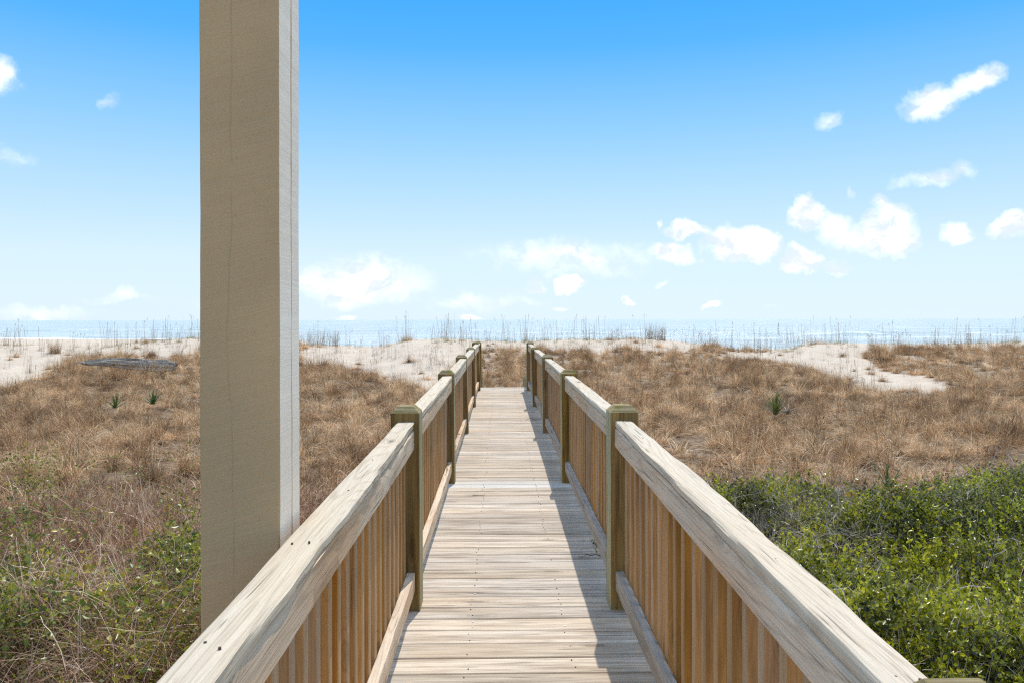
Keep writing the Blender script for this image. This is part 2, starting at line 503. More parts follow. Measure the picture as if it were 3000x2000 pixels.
# footprints and wind dimples pressed into the bare dune face
fp = np.random.default_rng(5)
for (fx, fy, n, rx_, ry_) in ((-4.4, 30.5, 90, 1.5, 3.6), (-3.6, 27.5, 45, 1.0, 2.2), (9.5, 30, 40, 2.2, 3.0), (-17, 29.5, 50, 3.5, 3)):
    for k in range(n):
        cx_, cy_ = fx + fp.normal() * rx_ * .6, fy + fp.normal() * ry_ * .6
        msk = (abs(GX - cx_) < .8) & (abs(GY - cy_) < .8)
        GZ[msk] -= (.05 * np.exp(-(((GX[msk] - cx_) / .16) ** 2 + ((GY[msk] - cy_) / .24) ** 2)))
ny, nx = GX.shape
idx = np.arange(nx * ny).reshape(ny, nx)
fc = np.stack([idx[:-1, :-1], idx[:-1, 1:], idx[1:, 1:], idx[1:, :-1]], -1).reshape(-1, 4)


def ground_mat():
    m_, t = mat('dune_sand')
    pos = t.n('ShaderNodeNewGeometry').outputs['Position']
    lit = t.n('ShaderNodeAttribute', attribute_name='litter').outputs['Fac']
    n1_ = t.noise(pos, 1.3, 5, .6)
    n2_ = t.noise(pos, 60, 3, .6)
    n3_ = t.noise(pos, 9, 4, .6)
    sand = t.mix(t.step(n1_, .35, .65), (.62, .505, .375), (.67, .555, .42))
    sand = t.mix(t.m('MULTIPLY', t.step(n2_, .55, .75), .3), sand, (.30, .24, .18))
    litc = t.mix(t.step(n3_, .35, .65), (.085, .055, .033), (.32, .225, .14))
    f = t.step(t.m('ADD', lit, t.m('MULTIPLY', t.m('SUBTRACT', n3_, .5), .9)), .35, .75)
    col = t.mix(f, sand, litc)
    wet = t.n('ShaderNodeAttribute', attribute_name='wet').outputs['Fac']
    col = t.mix(wet, col, (.26, .205, .15))
    rip = t.n('ShaderNodeTexWave', wave_type='BANDS', bands_direction='Y', ins={'Vector': t.v('ADD', pos, t.v('MULTIPLY', t.noise(pos, 1.2, 2, .5, col=True), (.5, .5, 0))), 'Scale': 3.2, 'Distortion': 3.0, 'Detail': 2.0})
    h = t.m('ADD', t.m('MULTIPLY', n3_, .04), t.m('ADD', t.m('MULTIPLY', n2_, .006), t.m('MULTIPLY', rip.outputs['Fac'], .008)))
    out(t, bsdf(t, col, .95, h, 1.0, 1.0, .1).outputs[0])
    return m_


me = mesh('ground', np.stack([GX, GY, GZ], -1).reshape(-1, 3), fc, [ground_mat()], smooth=True)
sd = sandiness(GX, np.maximum(GY, 1))
lit = (1 - sd) * (.78 - .30 * sstep(20, 33, GY))
lit = np.where(GY > CREST_Y - .2, 0, lit)
lit = np.maximum(lit, sstep(10.5, 8, GY) * 1.0)
lit = lit * sstep(-60, -20, GY)
a_ = me.attributes.new('litter', 'FLOAT', 'POINT'); a_.data.foreach_set('value', lit.ravel().astype(np.float32))
wet = sstep(14, 2, np.interp(GX, _sx, _sy) - GY) * (GY > 60)
a_ = me.attributes.new('wet', 'FLOAT', 'POINT'); a_.data.foreach_set('value', wet.ravel().astype(np.float32))
tag(link('ground', me), 'pale sand dune ground with brown plant litter around the boardwalk', kind='structure')

# ------------------------------------------------------------------ sea
sx_ = axis((-30000, -2000, 4000), (-2000, -400, 100), (-400, 400, 4), (400, 2000, 100), (2000, 30000, 4000))
sy_ = axis((60, 130, 3), (130, 460, 1.6), (460, 1000, 15), (1000, 6000, 250), (6000, 45000, 3000))
SX, SY = np.meshgrid(sx_, sy_)


def breaker(x, y):
    """height and foam of the few low breaking waves"""
    h = np.zeros_like(x); fo = np.zeros_like(x)
    rr = np.random.default_rng(3)
    B = [(-400, -70, 335, 1.0, .55, 1.0), (-120, -60, 232, .8, .3, .6), (-60, 20, 300, .8, .4, .9), (-20, 60, 262, .7, .3, .8), (20, 70, 240, .7, .3, .7),
         (44, 58, 262, 2.2, 1.1, .35), (58, 76, 278, 2.0, 1.0, .35), (60, 170, 232, .8, .4, 1.0), (30, 150, 205, .8, .3, .9), (96, 122, 222, 1.6, .8, .2),
         (40, 400, 285, .5, .3, .8), (10, 130, 178, .5, .2, .8), (-40, 90, 150, .5, .2, .7), (-10, 120, 125, .5, .2, .7), (-400, -95, 206, .6, .3, .8)]
    for (x0, x1, yc, sc, hh, ff) in B:
        yy = yc + 7 * np.sin(x / 23 + rr.uniform(0, 6)) + 4 * np.sin(x / 7 + rr.uniform(0, 6))
        env = sstep(x0 - 8, x0 + 12, x) * sstep(x1 + 8, x1 - 12, x)
        rag = .55 + .45 * np.sin(x / 5.1 + rr.uniform(0, 6)) * np.sin(x / 13 + rr.uniform(0, 6))
        prof = np.exp(-((y - yy) / (3.0 * sc)) ** 2)
        h = h + hh * prof * env
        fo = np.maximum(fo, ff * env * (.35 + .65 * rag) * np.exp(-((y - yy - 7 * sc) / (9.0 * sc + 2)) ** 2))
    return h, fo


BH, BF = breaker(SX, SY)
SZ = SEA_Z + BH + .10 * vnoise(SX, SY, 21, .035) * (SY < 600)
shore = np.interp(SX, _sx, _sy)
BF = np.maximum(BF, .95 * np.exp(-((SY - shore - 2) / 4.5) ** 2))
BF = np.maximum(BF, .55 * np.exp(-((SY - shore - 16 - 4 * np.sin(SX / 9)) / 3.5) ** 2))
ny, nx = SX.shape
idx = np.arange(nx * ny).reshape(ny, nx)
fc = np.stack([idx[:-1, :-1], idx[:-1, 1:], idx[1:, 1:], idx[1:, :-1]], -1).reshape(-1, 4)


def sea_mat():
    m_, t = mat('sea_water')
    pos = t.n('ShaderNodeNewGeometry').outputs['Position']
    fo = t.n('ShaderNodeAttribute', attribute_name='foam').outputs['Fac']
    wv = t.noise(t.v('MULTIPLY', pos, (.16, .55, 1)), 1.0, 6, .65)
    wf = t.noise(t.v('MULTIPLY', pos, (.9, 2.2, 1)), 1.0, 4, .6)
    fn = t.noise(t.v('MULTIPLY', pos, (.35, .9, 1)), 1.0, 5, .7)
    foam = t.step(t.m('ADD', fo, t.m('MULTIPLY', t.m('SUBTRACT', fn, .5), 1.5)), .42, .70)
    big = t.noise(t.v('MULTIPLY', pos, (.012, .03, 1)), 1.0, 3, .6)
    cap_glint = t.m('MULTIPLY', t.step(t.noise(t.v('MULTIPLY', pos, (.07, .5, 1)), 1.0, 5, .75), .56, .66), .8)  # whitecaps plus sun sparkle on the water, both painted white
    foam = t.m('MAXIMUM', foam, cap_glint)
    col = t.mix(t.step(big, .35, .65), (.42, .47, .42), (.56, .60, .54))
    h = t.m('ADD', t.m('MULTIPLY', wv, 1.3), t.m('MULTIPLY', wf, .30))
    p = bsdf(t, col, .22, h, 1.0, .40, .5)
    p.inputs['IOR'].default_value = 1.33
    d = t.n('ShaderNodeBsdfDiffuse', ins={'Color': (.86, .87, .87, 1)})
    out(t, t.n('ShaderNodeMixShader', ins={0: foam, 1: p.outputs[0], 2: d.outputs[0]}).outputs[0])
    return m_


me = mesh('sea', np.stack([SX, SY, SZ], -1).reshape(-1, 3), fc, [sea_mat()], smooth=True)
a_ = me.attributes.new('foam', 'FLOAT', 'POINT'); a_.data.foreach_set('value', BF.ravel().astype(np.float32))
tag(link('sea', me), 'pale blue sea with low white breakers beyond the dunes', kind='structure')

# ------------------------------------------------------------------ boardwalk
DX0, DX1 = -.60, .755       # plank ends
PITCH = .1435
DECK_END = 16.32
board_meshes = []
for v_ in range(10):
    r = random.Random(100 + v_)
    L, wd, th = DX1 - DX0, .1376, .035
    n = 26
    vs, fs = [], []
    w1, w2, w3 = wob(v_ * 3), wob(v_ * 3 + 1), wob(v_ * 3 + 2)
    for i in range(n + 1):
        x = -L / 2 + L * i / n
        e0 = .0012 * w1(x * 4); e1 = .0012 * w2(x * 4)
        cup = .0012 * w3(x * 2)
        pr = [(-wd / 2 + e0, -th), (-wd / 2 + e0, -.004), (-wd / 2 + .0035 + e0, -.0005), (-wd * .22, cup * .4), (0, cup), (wd * .22, cup * .4),
              (wd / 2 - .0035 + e1, -.0005), (wd / 2 + e1, -.004), (wd / 2 + e1, -th)]
        vs += [(x, y, z) for y, z in pr]
    k = 9
    for i in range(n):
        for j in range(k):
            a = i * k + j; b = i * k + (j + 1) % k
            fs.append((a, a + k, b + k, b))
    fs.append(tuple(range(k))); fs.append(tuple(reversed(range(n * k, n * k + k))))
    board_meshes.append(mesh('deck_board', vs, fs, [M_DECK]))
walk = tag(empty('boardwalk', (.077, 0, 0)), 'weathered grey plank boardwalk running straight out over the dune grass to the beach', 'boardwalk')
nb = int((DECK_END + 1.6) / PITCH)
r = random.Random(4)
nail_pts = []
for i in range(nb + 1):
    y = DECK_END - PITCH * (i + .5)
    L = DX1 - DX0
    pale = 6.56 < y < 6.86
    x0 = (DX0 + DX1) / 2 - .077 + r.uniform(-.008, .008)
    o = link('deck_board', board_meshes[r.randrange(10)], walk, (x0, y, r.uniform(-.0018, .0012)),
             (r.uniform(-.006, .006), r.uniform(-.0012, .0012), r.uniform(-.0022, .0022) + (math.pi if r.random() < .5 else 0)))
    if pale:
        o.data = o.data.copy(); o.data.materials[0] = M_DECKL; o['label'] = 'newer paler deck board'
    for jx in (-.50, -.135, .30, .68):
        for e in (-.035, .035):
            nail_pts.append((jx - .077 + r.uniform(-.012, .012), y + e + r.uniform(-.01, .01), r.random()))


def discs(name, pts, rad, zt, m_, parent, hh=.002):
    vs, fs = [], []
    for (x, y, rr_) in pts:
        b = len(vs)
        rad_ = rad * (.8 + .5 * rr_)
        for z, q in ((zt - hh * 2, 1), (zt, 1)):
            for k_ in range(6):
                vs.append((x + rad_ * q * math.cos(k_ * 1.047), y + rad_ * q * math.sin(k_ * 1.047), z))
        for k_ in range(6):
            fs.append((b + k_, b + (k_ + 1) % 6, b + 6 + (k_ + 1) % 6, b + 6 + k_))
        fs.append(tuple(range(b + 6, b + 12)))
    o = link(name, mesh(name, vs, fs, [m_]), parent)
    o['kind'] = 'stuff'
    return o


discs('nail_heads', [p for p in nail_pts if p[2] < .5], .0034, .0026, M_NAIL, walk)
discs('screw_heads', [p for p in nail_pts if p[2] >= .93], .0036, .0030, M_NAILP, walk)


def box(x0, x1, y0, y1, z0, z1):
    v = [(x, y, z) for z in (z0, z1) for y in (y0, y1) for x in (x0, x1)]
    f = [(0, 2, 3, 1), (4, 5, 7, 6), (0, 1, 5, 4), (2, 6, 7, 3), (0, 4, 6, 2), (1, 3, 7, 5)]
    return v, f


for jx in (-.50, -.135, .30, .68):
    v_, f_ = box(-.019, .019, 0, DECK_END + 1.4, -.19, 0)
    link('joist', mesh('joist', v_, f_, [M_RAILD]), walk, (jx - .077, -1.5, -.0385))
# steps down to the sand at the far end
for k in range(4):
    zt = -.19 * (k + 1)
    for e in (0, .146):
        v_, f_ = box(-.56, .56, 0, .14, -.036, 0)
        link('stair_tread', mesh('stair_tread', v_, f_, [M_DECK]), walk, (0, DECK_END + .03 + k * .29 + e, zt))
for sx2 in (-.62, .58):
    v = []
    for x in (0, .038):
        v += [(x, 0, -.04), (x, 0, -.32), (x, 1.25, -1.15), (x, 1.25, -.86)]
    f = [(0, 3, 2, 1), (4, 5, 6, 7), (0, 1, 5, 4), (1, 2, 6, 5), (2, 3, 7, 6), (3, 0, 4, 7)]
    link('stair_stringer', mesh('stair_stringer', v, f, [M_RAILD]), walk, (sx2, DECK_END + .012, 0))


# ------------------------------------------------------------------ railings
def post_mesh(zb, zt, w_=.14, ch=.031, seed=0, lean=0.0, inn=0):
    h = w_ / 2
    b = .003
    n = 14
    vs, fs, mi = [], [], []
    wa = wob(seed)
    rows = []
    for i in range(n + 1):
        z = zb + (zt - ch - zb) * i / n
        o_ = .0015 * wa(z * 3) + lean * max(z, 0)
        ring = []
        for (sx3, sy3) in ((-1, -1), (1, -1), (1, 1), (-1, 1)):
            q = [(sx3 * (h - b), sy3 * h), (sx3 * h, sy3 * (h - b))]
            if sx3 * sy3 > 0: q = q[::-1] if sx3 < 0 else q[::-1]
            ring += q
        # order ring by angle
        ring.sort(key=lambda p: math.atan2(p[1], p[0]))
        rows.append([(x + o_, y, z) for x, y in ring])
    for rr_ in rows: vs += rr_
    for i in range(n):
        for j in range(8):
            a = i * 8 + j; c = i * 8 + (j + 1) % 8
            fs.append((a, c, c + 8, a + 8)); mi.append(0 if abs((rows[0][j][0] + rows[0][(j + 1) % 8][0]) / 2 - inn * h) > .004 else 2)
    top = len(vs)
    ol = lean * zt
    ring = sorted([(sx3 * (h - ch - q1), sy3 * (h - ch - q2)) for sx3 in (-1, 1) for sy3 in (-1, 1) for q1, q2 in ((.002, 0), (0, .002))], key=lambda p: math.atan2(p[1], p[0]))
    vs += [(x + ol, y, zt) for x, y in ring]
    for j in range(8):
        fs.append((n * 8 + j, n * 8 + (j + 1) % 8, top + (j + 1) % 8, top + j)); mi.append(1)
    fs.append(tuple(range(top, top + 8))); mi.append(1)
    fs.append(tuple(reversed(range(8)))); mi.append(0)
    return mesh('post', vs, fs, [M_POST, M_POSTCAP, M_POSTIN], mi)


def rail_mesh(name, prof, y0, y1, z0, z1, m_, n, amp, seed, x0=0.0, x1=0.0, dip=0.0):
    """sweep a cross-section (x, z) along y; edges wander the way sawn, weathered boards do"""
    k = len(prof)
    vs, fs = [], []
    ws = [wob(seed + j * 7, (1.1, 2.9, 6.7, 15)) for j in range(k)]
    wc = wob(seed + 99, (.6, 1.3, 2.2, 5))
    for i in range(n + 1):
        t = i / n
        y = y0 + (y1 - y0) * t
        zc = z0 + (z1 - z0) * t + dip * math.sin(math.pi * t) + amp * .5 * wc(y)
        xc = x0 + (x1 - x0) * t + amp * .6 * wc(y + 9)
        for j, (x, z) in enumerate(prof):
            # share the wander between neighbouring corners so faces stay flat-ish
            jj = j // 3
            a = amp * ws[jj](y)
            vs.append((xc + x + a * (1 if x > 0 else .8), y, zc + z + a * .55 * (1 if z > -.005 else .3)))
    for i in range(n):
        for j in range(k):
            a = i * k + j; b = i * k + (j + 1) % k
            fs.append((a, a + k, b + k, b))
    fs.append(tuple(range(k))); fs.append(tuple(reversed(range(n * k, (n + 1) * k))))
    me_ = mesh(name, vs, fs, [m_])
    me_.polygons.foreach_set('use_smooth', np.ones(len(me_.polygons), dtype=bool))
    try:
        me_.set_sharp_from_angle(angle=math.radians(35))
    except Exception:
        pass
    return me_


def rprof(w_, h_, b):
    """rounded rectangle, top at z=0; runs clockwise seen from -y so faces point outwards"""
    x, z = w_ / 2, h_
    c = b * .3
    return [(-x, -z + b), (-x, -z * .5), (-x, -b), (-x + c, -c), (-x + b, 0), (-x * .35, 0), (x * .35, 0), (x - b, 0), (x - c, -c), (x, -b), (x, -z * .5), (x, -z + b), (x - b, -z), (-x + b, -z)]


bal_meshes = []
for v_ in range(6):
    r = random.Random(300 + v_)
    h = .019
    zt, zb = .884, .082
    c = .003
    vs, fs, mi = [], [], []
    oct_ = sorted([(sx3 * (h - q1), sy3 * (h - q2)) for sx3 in (-1, 1) for sy3 in (-1, 1) for q1, q2 in ((c, 0), (0, c))], key=lambda p: math.atan2(p[1], p[0]))
    N = 5
    bx, by = r.uniform(-.002, .002), r.uniform(-.003, .003)
    for i in range(N + 1):
        t = i / N
        vs += [(x + bx * math.sin(t * 3.14), y + by * math.sin(t * 3.14), zb + (zt - zb) * t) for x, y in oct_]
    for i in range(N):
        for j in range(8):
            a = i * 8 + j; b = i * 8 + (j + 1) % 8
            fs.append((a, b, b + 8, a + 8))
            mx = (oct_[j][0] + oct_[(j + 1) % 8][0]) / 2
            mi.append(1 if mx > .0165 else 0)      # the +x face is the weathered one (towards the walk on the left side)
    fs.append(tuple(reversed(range(8)))); mi.append(0)
    fs.append(tuple(range(N * 8, N * 8 + 8))); mi.append(0)
    bal_meshes.append(mesh('baluster', vs, fs, [M_BAL, M_BALF], mi))

RAILH = .926
P_Y = [3.79, 6.74, 9.69, 12.64, 15.50]


def railing(side, label):
    xp = -.460 if side < 0 else .607
    root = tag(empty('wooden_railing', (xp, 0, 0)), label, 'railing')
    inn = -side            # direction towards the walk
    p0 = .50 if side < 0 else .93
    fronts = [p0] + P_Y
    tops = [.932 if side > 0 else .93, .992, .978, .975, .965, .972]
    leans = ([0, 0, -.007, -.022, -.016, -.033] if side < 0 else [0, 0, -.004, -.012, -.035, .002])
    r = random.Random(50 + side)
    for i, yf in enumerate(fronts):
        z = tops[i] + r.uniform(-.003, .003)
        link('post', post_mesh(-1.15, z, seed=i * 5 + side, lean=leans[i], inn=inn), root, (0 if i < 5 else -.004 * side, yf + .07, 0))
    hs = {0: (.885 if side > 0 else .885)}
    screws = []
    for b in range(5):
        ya, yb = fronts[b] + .14, fronts[b + 1]
        za = RAILH if b else (.878 if side > 0 else .898)
        zb = RAILH - (.008 if b == 0 else 0.0) + r.uniform(-.004, .004)
        xc = .018 * inn * -1 if False else -.004 * side
        amp = (.0080 if side < 0 else .0060) if b == 0 else .0030
        n = 150 if b == 0 else 60
        # length starts a hair past the post face: no coplanar end
        me_ = rail_mesh('cap_rail', rprof(.088, .037, .010), 0, yb - ya - .002, 0, zb - za, M_RAIL, n, amp, 400 + b * 31 + (side > 0) * 500)
        link('cap_rail', me_, root, (xc, ya + .001, za))
        me_ = rail_mesh('upper_rail', rprof(.037, .094, .006), 0, yb - ya - .004, 0, zb - za, M_RAILD, n, amp * .45, 900 + b * 17 + (side > 0) * 300)
        link('upper_rail', me_, root, (xc + inn * .022, ya + .002, za - .0372))
        me_ = rail_mesh('lower_rail', rprof(.037, .089, .003), 0, yb - ya - .004, 0, 0, M_RAILD if side < 0 else M_RAILG, n, .003, 700 + b * 13 + (side > 0) * 300)
        link('lower_rail', me_, root, (xc + inn * .022, ya + .002, .187))
        pts = [(xc + sx4 + r.uniform(-.006, .006), ya + yy + r.uniform(-.03, .03), r.random()) for yy in np.arange(.07, yb - ya - .03, .53) for sx4 in ((-.018, .018) if r.random() < .6 else (.002,))]
        for q, (a1, b1, c1) in enumerate(pts):
            zz = za + (zb - za) * (b1 - ya) / (yb - ya)
            screws.append((a1, b1, zz + amp * .4, c1))
        nbal = int(round((yb - ya) / .127))
        st = (yb - ya) / nbal
        for k_ in range(nbal):
            y = ya + st * (k_ + .5) + r.uniform(-.008, .008)
            o = link('baluster', bal_meshes[r.randrange(6)], root, (xc + inn * .022 - inn * .0385, y, r.uniform(-.006, 0)),
                     (r.uniform(-.003, .003), 0, (0 if side < 0 else math.pi) + r.uniform(-.02, .02)))
            o.scale = (1, 1, (za + (zb - za) * (k_ + .5) / nbal - .041) / .884)
    vs, fs = [], []
    for (a1, b1, z1, c1) in screws:
        o_ = len(vs)
        for zz in (z1 - .012, z1 - .0008):
            for k_ in range(6):
                vs.append((a1 + .0026 * math.cos(k_ * 1.047), b1 + .0026 * math.sin(k_ * 1.047), zz))
        for k_ in range(6):
            fs.append((o_ + k_, o_ + (k_ + 1) % 6, o_ + 6 + (k_ + 1) % 6, o_ + 6 + k_))
        fs.append(tuple(range(o_ + 6, o_ + 12)))
    link('screw_heads', mesh('screw_heads', vs, fs, [M_NAIL]), root)['kind'] = 'stuff'
    return root


M_RAILG = wood('grey_lower_rail_wood', 1, (0.495, 0.436, 0.359), (0.267, 0.224, 0.175), (0.455, 0.368, 0.272), crack=.8, vary=.08, ring=1.1, warm_amt=.5)
RL = railing(-1, 'wooden baluster railing on the left side of the boardwalk, its near end passing the pillar')
RR = railing(1, 'wooden baluster railing on the right side of the boardwalk beside the green shrubs')
# posts and sloping hand rails of the end steps
link('post', post_mesh(-1.15, .955, seed=77, lean=-.01, inn=1), RL, (.012, DECK_END + .02 + .07, 0))
me_ = rail_mesh('cap_rail', rprof(.088, .037, .004), 0, DECK_END - P_Y[-1] - .13, 0, .0, M_RAIL, 20, .003, 1234)
link('cap_rail', me_, RL, (.004, P_Y[-1] + .142, .915))
link('post', post_mesh(-1.45, .16, seed=78), RL, (0, DECK_END + 1.25, 0))
link('post', post_mesh(-1.45, .16, seed=79), RR, (-.012, DECK_END + 1.25, 0))
for rt, ya, za in ((RL, DECK_END + .17, .86), (RR, P_Y[-1] + .142, .60)):
    yb = DECK_END + 1.17
    me_ = rail_mesh('stair_handrail', rprof(.088, .037, .004), 0, yb - ya, 0, .10 - za, M_RAIL, 20, .002, 1300)
    link('stair_handrail', me_, rt, (0, ya, za))

# ------------------------------------------------------------------ pillar
pil = tag(empty('porch_pillar', (-.6335, 1.905, -1.1)), 'tall rough sawn taupe painted square pillar standing outside the left railing', 'pillar')


def timber(x0, x1, y0, y1, z0, z1, name, loc, seed):
    n = 130
    b = .004
    vs, fs, mi = [], [], []
    wl, wr = wob(seed, (3, 8, 19, 41)), wob(seed + 5, (3, 8, 19, 41))
    prof = [(x0, y0 + b), (x0 + b, y0), (x1 - b, y0), (x1, y0 + b), (x1, y1 - b), (x1 - b, y1), (x0 + b, y1), (x0, y1 - b)]
    for i in range(n + 1):
        z = z0 + (z1 - z0) * i / n
        for x, y in prof:
            dx_ = .0011 * (wl(z) if x < (x0 + x1) / 2 else wr(z))
            vs.append((x + dx_, y, z))
    for i in range(n):
        for j in range(8):
            a = i * 8 + j; c = i * 8 + (j + 1) % 8
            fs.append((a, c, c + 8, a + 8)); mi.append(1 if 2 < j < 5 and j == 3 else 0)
    fs.append(tuple(reversed(range(8)))); mi.append(0)
    fs.append(tuple(range(n * 8, n * 8 + 8))); mi.append(0)
    return link(name, mesh(name, vs, fs, [M_PAINT, M_PAINT_LIT], mi), pil, loc)


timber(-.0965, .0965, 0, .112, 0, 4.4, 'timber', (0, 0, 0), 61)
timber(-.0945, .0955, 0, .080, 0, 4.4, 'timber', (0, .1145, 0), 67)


# ------------------------------------------------------------------ vegetation meshes
def ribbons(rng, n, r0, hmin, hmax, w0, segs, k_lo, k_hi, th_lo, th_hi, flat=1.0, wobble=.0, taper=1.0, droop=0):
    """n curved flat blades: verts (n, segs+1, 2, 3) and quads"""
    ang = rng.uniform(0, 6.283, n)
    rad = r0 * np.sqrt(rng.uniform(0, 1, n))
    a2 = rng.uniform(0, 6.283, n)
    px_, py_ = rad * np.cos(a2), rad * np.sin(a2)
    L = rng.uniform(hmin, hmax, n)
    th = rng.uniform(th_lo, th_hi, n)
    k = rng.uniform(k_lo, k_hi, n)
    pos = np.stack([px_, py_, np.zeros(n) - .02], -1)
    d = np.stack([np.cos(ang), np.sin(ang), np.zeros(n)], -1)
    side = np.stack([-np.sin(ang), np.cos(ang), np.zeros(n)], -1)
    tw = rng.uniform(-1, 1, n)[:, None]
    rows = []
    w_ = w0 * rng.uniform(.6, 1.3, n)
    az = ang.copy()
    for s in range(segs + 1):
        t = s / segs
        wd = w_ * (1 - t * .85 * taper)
        up = np.zeros((n, 3)); up[:, 2] = 1
        sv = side * (1 - .5 * abs(tw)) + up * tw * .5 * .6
        rows.append(np.stack([pos - sv * wd[:, None] / 2, pos + sv * wd[:, None] / 2], 1))
        th = th + k * (1 / segs)
        if wobble:
            az = az + rng.normal(0, wobble, n)
            th = th + rng.normal(0, wobble * .7, n)
            d = np.stack([np.cos(az), np.sin(az), np.zeros(n)], -1)
            side = np.stack([-np.sin(az), np.cos(az), np.zeros(n)], -1)
        stp = d * np.sin(th)[:, None] * flat + np.array([0, 0, 1.]) * np.cos(th)[:, None]
        pos = pos + stp * (L / segs)[:, None]
    V = np.stack(rows, 1)                       # n, segs+1, 2, 3
    base = (np.arange(n) * (segs + 1) * 2)[:, None]
    s = np.arange(segs)[None, :] * 2
    b = base + s
    Fq = np.stack([b, b + 1, b + 3, b + 2], -1).reshape(-1, 4)
    return V.reshape(-1, 3), Fq, n, (segs + 1) * 2


def bundle(parts, mats, name):
    """parts: list of (V, F, per-blade count, verts per blade, material index, tone or None)"""
    Vs, Fs, tones, mi = [], [], [], []
    off_ = 0
    for (V, Fq, n, vp, m_i, tone) in parts:
        Vs.append(V); Fs.append(Fq + off_); off_ += len(V)
        tn = tone if tone is not None else RNG.uniform(0, 1, n)
        tones.append(np.repeat(tn, vp)); mi.append(np.full(len(Fq), m_i))
    me_ = mesh(name, np.concatenate(Vs), np.concatenate(Fs), mats, np.concatenate(mi))
    a = me_.attributes.new('tone', 'FLOAT', 'POINT')
    a.data.foreach_set('value', np.concatenate(tones).astype(np.float32))
    return me_


def grass_tuft(seed, n=170, h=.6):
    rng = np.random.default_rng(seed)
    a = ribbons(rng, int(n * .55), .10, h * .6, h * 1.1, .0125, 6, 1.0, 3.4, .05, .75)
    b = ribbons(rng, int(n * .22), .12, h * .5, h * 1.1, .009, 4, .1, 1.0, .0, .45)
    c = ribbons(rng, int(n * .45), .26, h * .25, h * .5, .009, 4, .2, 2.5, .8, 1.5)
    return bundle([(*a, 0, rng.uniform(.3, 1, a[2])), (*b, 0, rng.uniform(.0, .7, b[2])), (*c, 0, rng.uniform(0, .35, c[2]))], [M_GRASS], 'grass_tuft')


def stalk_tuft(seed, n=7, h=1.05, green=False):
    rng = np.random.default_rng(seed)
    a = ribbons(rng, n, .22, h * .7, h * 1.15, .009, 6, -.15, .25, .0, .16, taper=.5)
    parts = [(*a, 0, None)]
    # seed heads near the tips
    V = a[0].reshape(n, 7, 2, 3)
    Vs, Fs = [], []
    for i in range(n):
        if rng.random() < .45:
            tip = V[i, 6].mean(0)
            for q in range(5):
                p = tip - np.array([0, 0, .03 * q]); dx_ = rng.uniform(-.02, .03); w_ = .010
                b = len(Vs)
                Vs += [p, p + [dx_, .01, -.012], p + [dx_ * 1.6, .01, -.035], p + [dx_ * .6, 0, -.022 - w_]]
                Fs.append((b, b + 1, b + 2, b + 3))
    if Vs:
        parts.append((np.array(Vs), np.array(Fs), len(Fs), 4, 0, np.full(len(Fs), .3)))
    b2 = ribbons(rng, 16, .14, .25, .5, .008, 5, .6, 2.2, .1, .5)
    parts.append((*b2, 1 if green else 0, None))
    return bundle(parts, [M_STALK, M_GREENGRASS], 'stalk_tuft')


def vine_tangle(seed, n=240):
    rng = np.random.default_rng(seed)
    a = ribbons(rng, n, .5, .35, 1.0, .0065, 9, .4, 2.6, .3, 1.5, wobble=.20, taper=.5)
    b = ribbons(rng, n, .5, .2, .6, .005, 7, -.5, 1.6, .0, 1.3, wobble=.25, taper=.6)
    c = ribbons(rng, n, .5, .15, .45, .006, 5, -1, 3, .3, 1.6, wobble=.3)
    parts = [(*a, 0, rng.uniform(.3, 1, a[2])), (*b, 0, rng.uniform(0, .8, b[2])), (*c, 0, rng.uniform(0, .6, c[2]))]
    return bundle(parts, [M_TWIG], 'vine_tangle')


def leaves_at(P, D, rng, ln, wd):
    """pointed two-sided leaves (4 quads-as-tris folded along the rib): P base points, D directions"""
    n = len(P)
    D = D / np.linalg.norm(D, axis=1)[:, None]
    r = rng.normal(size=(n, 3)); s = np.cross(D, r); s /= np.linalg.norm(s, axis=1)[:, None] + 1e-9
    nrm = np.cross(s, D)
    L = (ln * rng.uniform(.6, 1.25, n))[:, None]; W_ = (wd * rng.uniform(.7, 1.2, n))[:, None]
    mid = P + D * L * .48
    tip = P + D * L + nrm * L * rng.uniform(-.25, .1, n)[:, None]
    a = mid + s * W_ / 2 + nrm * W_ * .16; b = mid - s * W_ / 2 + nrm * W_ * .16
    V = np.stack([P, a, tip, mid, b], 1).reshape(-1, 3)
    o = np.arange(n)[:, None] * 5
    Fq = np.concatenate([o + np.array([[0, 1, 2, 3]]), o + np.array([[0, 3, 2, 4]])])
    return V, Fq, n, 5


def holly_bush(seed, nsp=150, rad=.32):
    """a leafy clump: upright sprigs set with small glossy leaves"""
    rng = np.random.default_rng(seed)
    st = ribbons(rng, nsp, rad, .14, .34, .0035, 5, -.3, 1.1, .0, .9, wobble=.10, taper=.4)
    V = st[0].reshape(nsp, 6, 2, 3).mean(2)
    P, D = [], []
    for q in range(13):
        t = rng.uniform(.35, 1, nsp) * 5
        i0 = np.minimum(t.astype(int), 4); f = (t - i0)[:, None]
        k_ = np.arange(nsp)
        p = V[k_, i0] * (1 - f) + V[k_, i0 + 1] * f
        dirv = V[k_, i0 + 1] - V[k_, i0]
        dirv /= np.linalg.norm(dirv, axis=1)[:, None] + 1e-9
        P.append(p); D.append(dirv * .55 + rng.normal(size=(nsp, 3)) * .65)
    P = np.concatenate(P); D = np.concatenate(D)
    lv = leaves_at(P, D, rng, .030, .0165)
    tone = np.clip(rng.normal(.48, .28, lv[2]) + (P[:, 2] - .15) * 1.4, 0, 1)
    return bundle([(*lv, 0, tone), (*st, 1, None)], [M_HOLLY, M_GREYTWIG], 'holly_clump')


